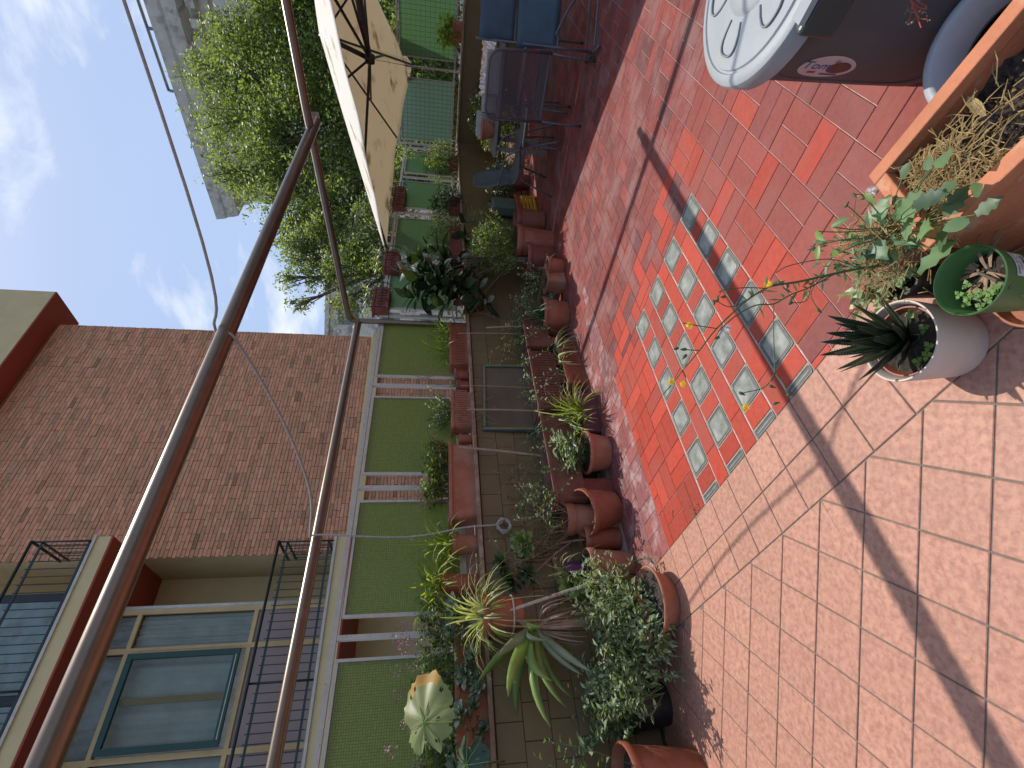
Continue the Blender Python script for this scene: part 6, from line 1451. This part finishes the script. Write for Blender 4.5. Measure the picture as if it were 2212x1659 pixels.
# straw heap behind the planter's end
sh = MB(); hp_ = f0+e1_*-.10+e2_*.16
for k in range(700):
    p = Vector((rg4.gauss(0, .055), rg4.gauss(0, .055), abs(rg4.gauss(0, .05)))); a = rg4.uniform(0, 6.28); l_ = rg4.uniform(.02, .07); d = Vector((math.cos(a), math.sin(a), rg4.uniform(-.4, .5))); sd = d.orthogonal().normalized()*.0011
    k0 = len(sh.v); e_ = p+d*l_; sh.v += [tuple(p-sd), tuple(p+sd), tuple(e_+sd), tuple(e_-sd)]; sh.f.append((k0, k0+1, k0+2, k0+3)); sh.m.append(0)
t = thing('straw_pot', 'pot stuffed with dry straw at the end of the clay planter', 'flowerpot', hp_); pot_parts(t, .075, .24, 'terra', 'plain', .8, .9)
o = sh.build('straw', M['straw'], t); o.location = (0, 0, .215); tag(o, kind='stuff')

# grey pot between the bin and the planter
gp = G(2128, 92, .19); gp.z = 0; t = thing('grey_pot', 'empty pale grey pot wedged between the bin and the clay planter', 'flowerpot', gp)
MB().lathe([(0, 0), (.085, 0), (.10, .02), (.131, .17)], 48).build('pot', M['black_plastic'], t, True)
MB().lathe([(.130, .165), (.150, .170), (.157, .178), (.157, .190), (.150, .198), (.135, .200), (.127, .196), (.116, .12), (.10, .03), (0, .028)], 64).build('rim', M['grey_pot'], t, True, sharp=60)
MB().lathe([(.111, .11), (.112, .115), (.098, .032), (0, .031)], 48).build('lining', M['black_plastic'], t, True)
# reddish dry sprig before the bin
tw = thing('dry_sprig', 'reddish dry flower sprig leaning in front of the brown bin', 'sprig', Vector((.93, .98, 0))); b = MB(); p0 = YP(1945, -60, 1.02)-Vector((.93, .98, 0)); p1 = YP(1990, 60, 1.0)-Vector((.93, .98, 0))
b.tube(smoothcurve([Vector((.06, -.1, .02)), p0, p0.lerp(p1, .5), p1], 5), .0016, 5)
fb_ = MB()
for k in range(16):
    q = rg4.random(); p = p0.lerp(p1, .15+.9*q)+Vector((rg4.gauss(0, .010), rg4.gauss(0, .01), rg4.gauss(0, .014))); b.tube([p0.lerp(p1, q*.95), p], .0009, 4, False); foliage(fb_, p, (.004, .004, .004), 4, .006, .004, rg4)
b.build('stems', M['soffit'], tw); tag(fb_.build('buds', M['drystem'], tw), kind='stuff')

# white pot with aloe
wpz = Vector((.150, 1.235, 0)); al = thing('aloe_pot', 'white cylindrical pot with a spiky dark aloe on the beige tiles', 'potted plant', wpz)
MB().lathe([(0, 0), (.080, 0), (.0945, .004), (.0985, .014), (.108, .10), (.1165, .188), (.1155, .192), (.1115, .192), (.1085, .188), (.100, .10), (.094, .04), (0, .04)], 64).build('pot', M['white_pot'], al, True, sharp=50)
MB().lathe([(.07, .05), (.098, .165), (.100, .168), (.096, .168), (.088, .14)], 48).build('inner_pot', M['terra'], al, True, sharp=50)
sb = MB(); sb.v.append((0, 0, .150))
for k in range(1, 7):
    for q in range(24): a = q*math.pi/12; sb.v.append((.091*k/6*math.cos(a), .091*k/6*math.sin(a), .146+rg4.uniform(-.006, .006)))
for q in range(24): sb.f.append((0, 1+q, 1+(q+1) % 24)); sb.m.append(0)
for k in range(5):
    for q in range(24): x = 1+k*24; sb.f.append((x+q, x+24+q, x+24+(q+1) % 24, x+(q+1) % 24)); sb.m.append(0)
sb.build('soil', M['soil'], al)
M['aloe'] = pmat('dark aloe skin', (.018, .032, .012), .38, .25, 60, .2, 200, c2=(.10, .12, .07), mix=.55, mscale=150, msharp=(.60, .66)); M['aloe_edge'] = pmat('pale aloe teeth', (.34, .36, .28), .6, .2, 60, 0)
def aloe_leaf():
    b = MB(); seg = 12; Ln, w = 1.0, .24
    for i in range(seg+1):
        t = i/seg; ww = w*.5*(1-t)**.75*(.72+.5*min(1, t*4)*.55)+.0008; th = .055*(1-t)**.8+.001; z0 = .10*t*t
        b.v += [(Ln*t, -ww, z0+th*.55), (Ln*t, -ww*.5, z0), (Ln*t, 0, z0-th*.35), (Ln*t, ww*.5, z0), (Ln*t, ww, z0+th*.55), (Ln*t, 0, z0+th*.30)]
    for i in range(seg):
        for q in range(6): a = i*6; b.f.append((a+q, a+6+q, a+6+(q+1) % 6, a+(q+1) % 6)); b.m.append(0)
    nt = 26
    for k in range(nt):
        t = .06+.90*k/nt
        for s_ in (-1, 1):
            ww = w*.5*(1-t)**.75*(.72+.5*min(1, t*4)*.55)+.0008; z0 = .10*t*t+.055*(1-t)**.8*.55
            p = Vector((Ln*t, s_*ww, z0)); b.add([p+Vector((-.009, 0, .002)), p+Vector((.009, 0, .002)), p+Vector((.006, s_*.014, .004))], [(0, 1, 2)], 1)
    return b.mesh('leaf', [M['aloe'], M['aloe_edge']], True)
alm = aloe_leaf(); acx = Vector((.004, .006, .15))
for k in range(38):
    q = k/38; az = k*2.39996; el = R(86-54*q**.9); ln = .115+.10*math.sin(math.pi*min(1, .25+q*.75)); o = put_leaf(alm, al, acx+Vector((math.cos(az)*.014*q, math.sin(az)*.014*q, .03*(1-q))), az, el, 0, ln*rg4.uniform(.88, 1.05))
cv = MB()
def clover(mb, p, s_, rgx):
    a0 = rgx.uniform(0, 6.28)
    for k in range(3): a = a0+k*2.094; mb.leaf(p, (math.cos(a), math.sin(a), .25), (0, 0, 1), s_, s_*.95, .1)
for dx_, dy_ in ((-.06, -.045), (-.02, -.075), (-.045, -.07), (.03, -.06), (.075, -.02)): clover(cv, Vector((dx_, dy_, .172)), .018, rg4)
tag(cv.build('clover', L['clover'], al), kind='stuff')

# green pot with price label, on a clay saucer
gpc = G(2094, 606, .235); gpc.z = 0; sa = thing('clay_saucer', 'clay saucer and upturned pot under the green pot', 'saucer', gpc); MB().lathe([(0, 0), (.085, 0), (.098, .01), (.104, .05), (.098, .05), (.092, .018), (0, .016)], 40).build('dish', M['terra2'], sa, True, sharp=40)
gt = thing('green_pot', 'green plastic pot with clover and a white barcode label', 'potted plant', (gpc.x, gpc.y, .017))
MB().lathe([(0, 0), (.056, 0), (.060, .005), (.070, .12), (.079, .212), (.0835, .214), (.0840, .222), (.0815, .224), (.0775, .216), (.068, .12), (.06, .06), (0, .05)], 56).build('pot', M['green_pot'], gt, True, sharp=50)
sb = MB(); sb.v.append((0, 0, .152))
for k in range(1, 6):
    for q in range(22): a = q*2*math.pi/22; sb.v.append((.0715*k/5*math.cos(a), .0715*k/5*math.sin(a), .150+rg4.uniform(-.007, .007)))
for q in range(22): sb.f.append((0, 1+q, 1+(q+1) % 22)); sb.m.append(0)
for k in range(4):
    for q in range(22): x = 1+k*22; sb.f.append((x+q, x+22+q, x+22+(q+1) % 22, x+(q+1) % 22)); sb.m.append(0)
sb.build('soil', M['soil'], gt)
cv = MB()
for k in range(17): a = rg4.uniform(1.6, 4.4); rr = rg4.uniform(.02, .062); clover(cv, Vector((rr*math.cos(a), rr*math.sin(a), .165+rg4.uniform(0, .03))), .014, rg4)
tag(cv.build('clover', L['clover'], gt), kind='stuff'); dry_ = MB(); blades(dry_, (.03, .01, .155), 16, .11, .010, (-.1, .8), 1.2, rg4, .03); dry_.build('dry_leaves', M['drystem'], gt); MB().tube(smoothcurve([(.03, .03, .155), (-.0, -.02, .172), (-.03, -.075, .20)], 4), .004, 6).build('twig', M['bark'], gt)
gva = math.atan2(-gpc.y, -gpc.x)+R(38)
def on_green(x, y, off): 
    z = .165+y; r_ = .0585+(.079-.0585)*z/.212+off; a = gva+x/r_; return Vector((r_*math.cos(a), r_*math.sin(a), z))
lb = MB(); n_ = 10
for i in range(n_+1): lb.v += [tuple(on_green(-.033+.066*i/n_, -.022, .0012)), tuple(on_green(-.033+.066*i/n_, .022, .0012))]
for i in range(n_): lb.f.append((2*i, 2*i+2, 2*i+3, 2*i+1)); lb.m.append(0)
lb.build('price_label', M['paper'], gt)
text_mesh('ERBA GATTO', .0095, lambda x, y: on_green(x, y+.0145, .0018), M['ink_black'], gt); text_mesh('VASO 14', .0095, lambda x, y: on_green(x, y+.0045, .0018), M['ink_black'], gt)
bcb = MB(); x = -.024
while x < .024:
    w = rg4.choice((.0007, .0007, .0014, .002)); bcb.add([on_green(x, -.017, .0018), on_green(x+w, -.017, .0018), on_green(x+w, -.003, .0018), on_green(x, -.003, .0018)], [(0, 1, 2, 3)]); x += w+rg4.choice((.0008, .0012, .0016))
tag(bcb.build('barcode', M['ink_black'], gt), kind='stuff')
# black nursery pot with variegated ivy
ip = G(1938, 590, .17); ip.z = 0; t = thing('ivy_pot', 'black nursery pot of grey-green ivy behind the aloe', 'potted plant', ip); zs = pot_parts(t, .078, .17, 'black_plastic', 'plain', .8, .85, .1)
lm, sm = MB(), MB(); sprigs(lm, sm, (0, 0, zs), 18, .09, .10, .034, .026, 8, rg4, r=.0016); foliage(lm, (-.0, .03, zs+.05), (.09, .07, .05), 60, .036, .028, rg4, .4); sm.build('stems', M['stem_green'], t); tag(lm.build('foliage', L['grey'], t), kind='stuff')
# pale echeveria-like ivy at the edge of the pot
lm = MB(); foliage(lm, (-.06, .10, zs+.03), (.05, .05, .04), 26, .035, .03, rg4, .4); lm.build('pale_leaves', L['pale'], t)

# sow thistle: long flowering stems over the floor, leaves among the straw
zz6 = lambda x, y: (1474.7+x/3, 553+y/3)
sow = thing('sow_thistle', 'tall flowering sow thistle leaning over the glass blocks', 'weed', Vector((.43, 1.16, 0))); so_ = Vector(sow.location); YS = 1.22
def S6(x, y, yy=YS): return YP(*zz6(x, y), yy)-so_
base_ = Vector((0, 0, .20)); stems = MB(); lv = MB(); heads = []
main_ = [base_, S6(1500, 20), S6(1150, 80), S6(960, 120), S6(760, 165), S6(600, 190), S6(530, 215), S6(400, 300), S6(220, 470), S6(110, 610), S6(0, 740)]
stems.tube(smoothcurve(main_, 4), [.0045-.003*k/40 for k in range(41)], 6)
b2 = [S6(1150, 80), S6(1000, 110), S6(830, 200), S6(700, 250), S6(590, 310), S6(470, 320), S6(340, 390), S6(230, 490)]; stems.tube(smoothcurve(b2, 4), .0019, 5)
for pl_ in ([(540, 210), (420, 205), (290, 215), (230, 235)], [(590, 310), (588, 450), (592, 600), (600, 755)], [(600, 755), (530, 850), (380, 890)], [(600, 760), (650, 820), (690, 905)], [(600, 760), (580, 800), (575, 850)], [(220, 470), (120, 455), (0, 435)], [(400, 300), (300, 330), (210, 285)], [(110, 610), (60, 610), (10, 605)], [(0, 740), (-60, 820), (-130, 900)], [(0, 740), (20, 790), (10, 850)], [(1150, 80), (950, 20), (700, 60), (600, 110)], [(1300, -100), (1120, -280), (1060, -330)], [(1350, -150), (1180, -380), (1110, -395)], [(960, 120), (880, 160), (830, 250), (880, 350)], [(830, 200), (800, 290), (700, 305)]):
    stems.tube(smoothcurve([S6(*q) for q in pl_], 4), .0014, 5)
stems.build('stems', M['stem_green'], sow, True)
for q, sc_ in (((550, 183), 1.1), ((40, 450), .95), ((405, 980), 1.0), ((0, 830), .85), ((-75, 815), .9)):
    p = S6(*q); fl_ = MB(); 
    for k in range(22): a = k*.2856*1.0; d = Vector((math.cos(a)*.8, -.25, math.sin(a)*.8)); fl_.leaf(p, d.normalized(), (0, -1, .3), .0135*sc_*(1 if k % 2 else .7), .004)
    fl_.build('flower', M['flower_yellow'], sow)
for q in ((290, 465), ):
    p = S6(*q); pf_ = MB()
    for k in range(120): d = Vector((rg4.gauss(0, 1), rg4.gauss(0, 1), rg4.gauss(0, 1))).normalized(); x = d.orthogonal()*.0006; pf_.add([p-x, p+x, p+d*.013], [(0, 1, 2)])
    tag(pf_.build('seed_head', M['flower_white'], sow), kind='stuff')
p = S6(1215+0, -100); pf_ = MB()
p = YP(1474.7+1225/3, 1240/3, YS)-so_
for k in range(150): d = Vector((rg4.gauss(0, 1), rg4.gauss(0, 1), rg4.gauss(0, 1))).normalized(); x = d.orthogonal()*.0007; pf_.add([p-x, p+x, p+d*.018], [(0, 1, 2)])
tag(pf_.build('seed_head', M['flower_white'], sow), kind='stuff')
bd_ = MB()
for q in ((225, 530), (10, 605), (15, 650), (-40, 600), (600, 955), (575, 845), (690, 900), (380, 890), (265, 265), (225, 285), (200, 300), (1060, -330), (1110, -395), (1170, -375), (700, 305), (880, 350)):
    p = S6(*q); d = Vector((rg4.gauss(0, .4), -.2, rg4.gauss(0, .6))).normalized(); bd_.tube([p-d*.006, p, p+d*.006, p+d*.012], [.0035, .0045, .003, .001], 6)
bd_.build('buds', M['stem_green'], sow, True)
for k in range(46):                                                  # narrow clasping leaves along the stems
    q = rg4.random(); src = main_ if rg4.random() < .6 else b2; f_ = (.12 if src is main_ else 0)+q*.6; i = min(int(f_*(len(src)-1)), len(src)-2); p = src[i].lerp(src[i+1], rg4.random())
    a = rg4.uniform(0, 6.28); lv.leaf(p, Vector((math.cos(a), .3*math.sin(a), math.sin(a)*.7+.2)).normalized(), (rg4.gauss(0, .6), -1, .4), rg4.uniform(.015, .045), rg4.uniform(.004, .010))
tag(lv.build('stem_leaves', L['thistle'], sow), kind='stuff')
def lobed(Ln, w, lobes, mat):
    b = MB(); n_ = lobes*2; pts = []
    for k in range(n_+1):
        t = k/n_; ww = w*.5*math.sin(math.pi*(.10+.88*t))**.8*(1.0 if k % 2 == 0 else .60); pts.append((Ln*t, ww))
    for x, y in pts: b.v += [(x, y, .10*abs(y)+.0), (x, 0, -.12*x*x/Ln), (x, -y, .10*abs(y))]
    for k in range(n_): a = 3*k; b.f += [(a, a+3, a+4, a+1), (a+1, a+4, a+5, a+2)]; b.m += [0, 0]
    return b.mesh('leaf', L[mat], True)
lobe = [lobed(.085, .055, 4, 'thistle'), lobed(.075, .058, 3, 'thistle'), spoon_mesh(.06, .045, L['thistle'], cup=.25, tip=.42, curl=-.1), spoon_mesh(.055, .02, L['clover'], cup=.25, tip=.45, curl=-.15)]
zz3 = lambda x, y: (1474.7+x/3, y/3)
for (x, y, s_, k, hz) in ((1710, 980, .95, 2, .36), (1560, 1250, 1.15, 0, .36), (1780, 1180, .9, 1, .37), (1880, 1260, .7, 2, .34), (1760, 1560, 1.25, 1, .30), (1640, 1620, 1.1, 1, .30), (1860, 1430, .8, 2, .33), (1230, 1420, .9, 1, .34), (1330, 1350, .7, 2, .34), (1420, 1160, .7, 2, .32), (1490, 1330, 1.0, 0, .38), (1250, 1560, .9, 1, .34), (1100, 1560, .7, 3, .36), (860, 1500, .9, 3, .46), (960, 1470, .9, 3, .46), (880, 1590, .8, 3, .44), (1010, 1640, .8, 3, .42), (1180, 1250, .7, 3, .40), (1530, 1500, 1.1, 1, .32), (1900, 1390, .7, 1, .32), (1440, 1560, 1., 0, .33), (1340, 1640, .9, 1, .32), (1700, 1400, .9, 0, .33), (1600, 1100, .6, 2, .33)):
    p = G(*zz3(x, y), hz)-so_; xs_ = xs_+[p] if 'xs_' in globals() else [p]; put_leaf(lobe[k], sow, p, rg4.uniform(0, 6.28), R(rg4.uniform(-15, 35)), rg4.uniform(-.4, .4), s_)
lv2 = MB()
foliage(lv2, G(*zz3(1350, 1500), .30)-so_, (.08, .08, .06), 90, .04, .014, rg4, .3); foliage(lv2, G(*zz3(1000, 1620), .38)-so_, (.05, .05, .05), 46, .035, .010, rg4, .3)
tag(lv2.build('small_leaves', L['thistle'], sow), kind='stuff')
us = MB()
for p in xs_:
    us.tube(smoothcurve([Vector((rg4.uniform(-.03, .03), rg4.uniform(-.03, .03), .2)), p*.5+Vector((0, 0, .15)), p], 4), .0016, 5, False)
us.build('leaf_stalks', M['stem_green'], sow, True)
# small weed in the seam of the floor
wd = thing('seam_weed', 'tiny weed sprouting from the joint beside the last glass block', 'weed', RC(5.05, -5.0)); lm = MB(); foliage(lm, (0, 0, .02), (.035, .035, .018), 26, .016, .007, rg4); lm.build('leaves', L['ivy'], wd)
for k, (x, y) in enumerate(((1120, 1500), )):
    q = RC(4.6, -6.2); b = MB(); b.tube(smoothcurve([(0, 0, .004), (.02, .01, .008), (.045, .0, .005)], 3), .003, 5); o = b.build('dead_twig', M['drystem']); o.location = q; tag(o, 'small dead twig lying on the bright red tiles near the seam', 'twig')

# ---------------------------------------------------------------- repeats carry a common group
GROUPS = {'potted_plant': 'potted plants standing along the parapet', 'planter_trough': 'planter troughs on the floor by the parapet', 'ledge_trough': 'planter troughs on the parapet ledge', 'ledge_pot': 'small pots on the parapet ledge', 'garden_stake': 'stakes in the wall troughs', 'railing_planter': 'balcony planters hooked on the railing', 'foam_box': 'polystyrene boxes on the garden table', 'privacy_railing': 'glass panel railings on the parapet', 'parapet_wall': 'parapet walls of the terrace', 'potted_shrub': 'shrubs along the shaded wall', 'trailing_vine': 'thin vines before the tiled wall', 'brick_support': 'blocks under the wall troughs', 'rubber_plant': 'rubber plants by the parapet', 'giant_leaf_plant': 'giant-leaved plants at the near end', 'clay_bowl': 'terracotta bowls near the table'}
for o in list(bpy.data.objects):
    if o.parent is None and o.name.split('.')[0] in GROUPS: o['group'] = GROUPS[o.name.split('.')[0]]
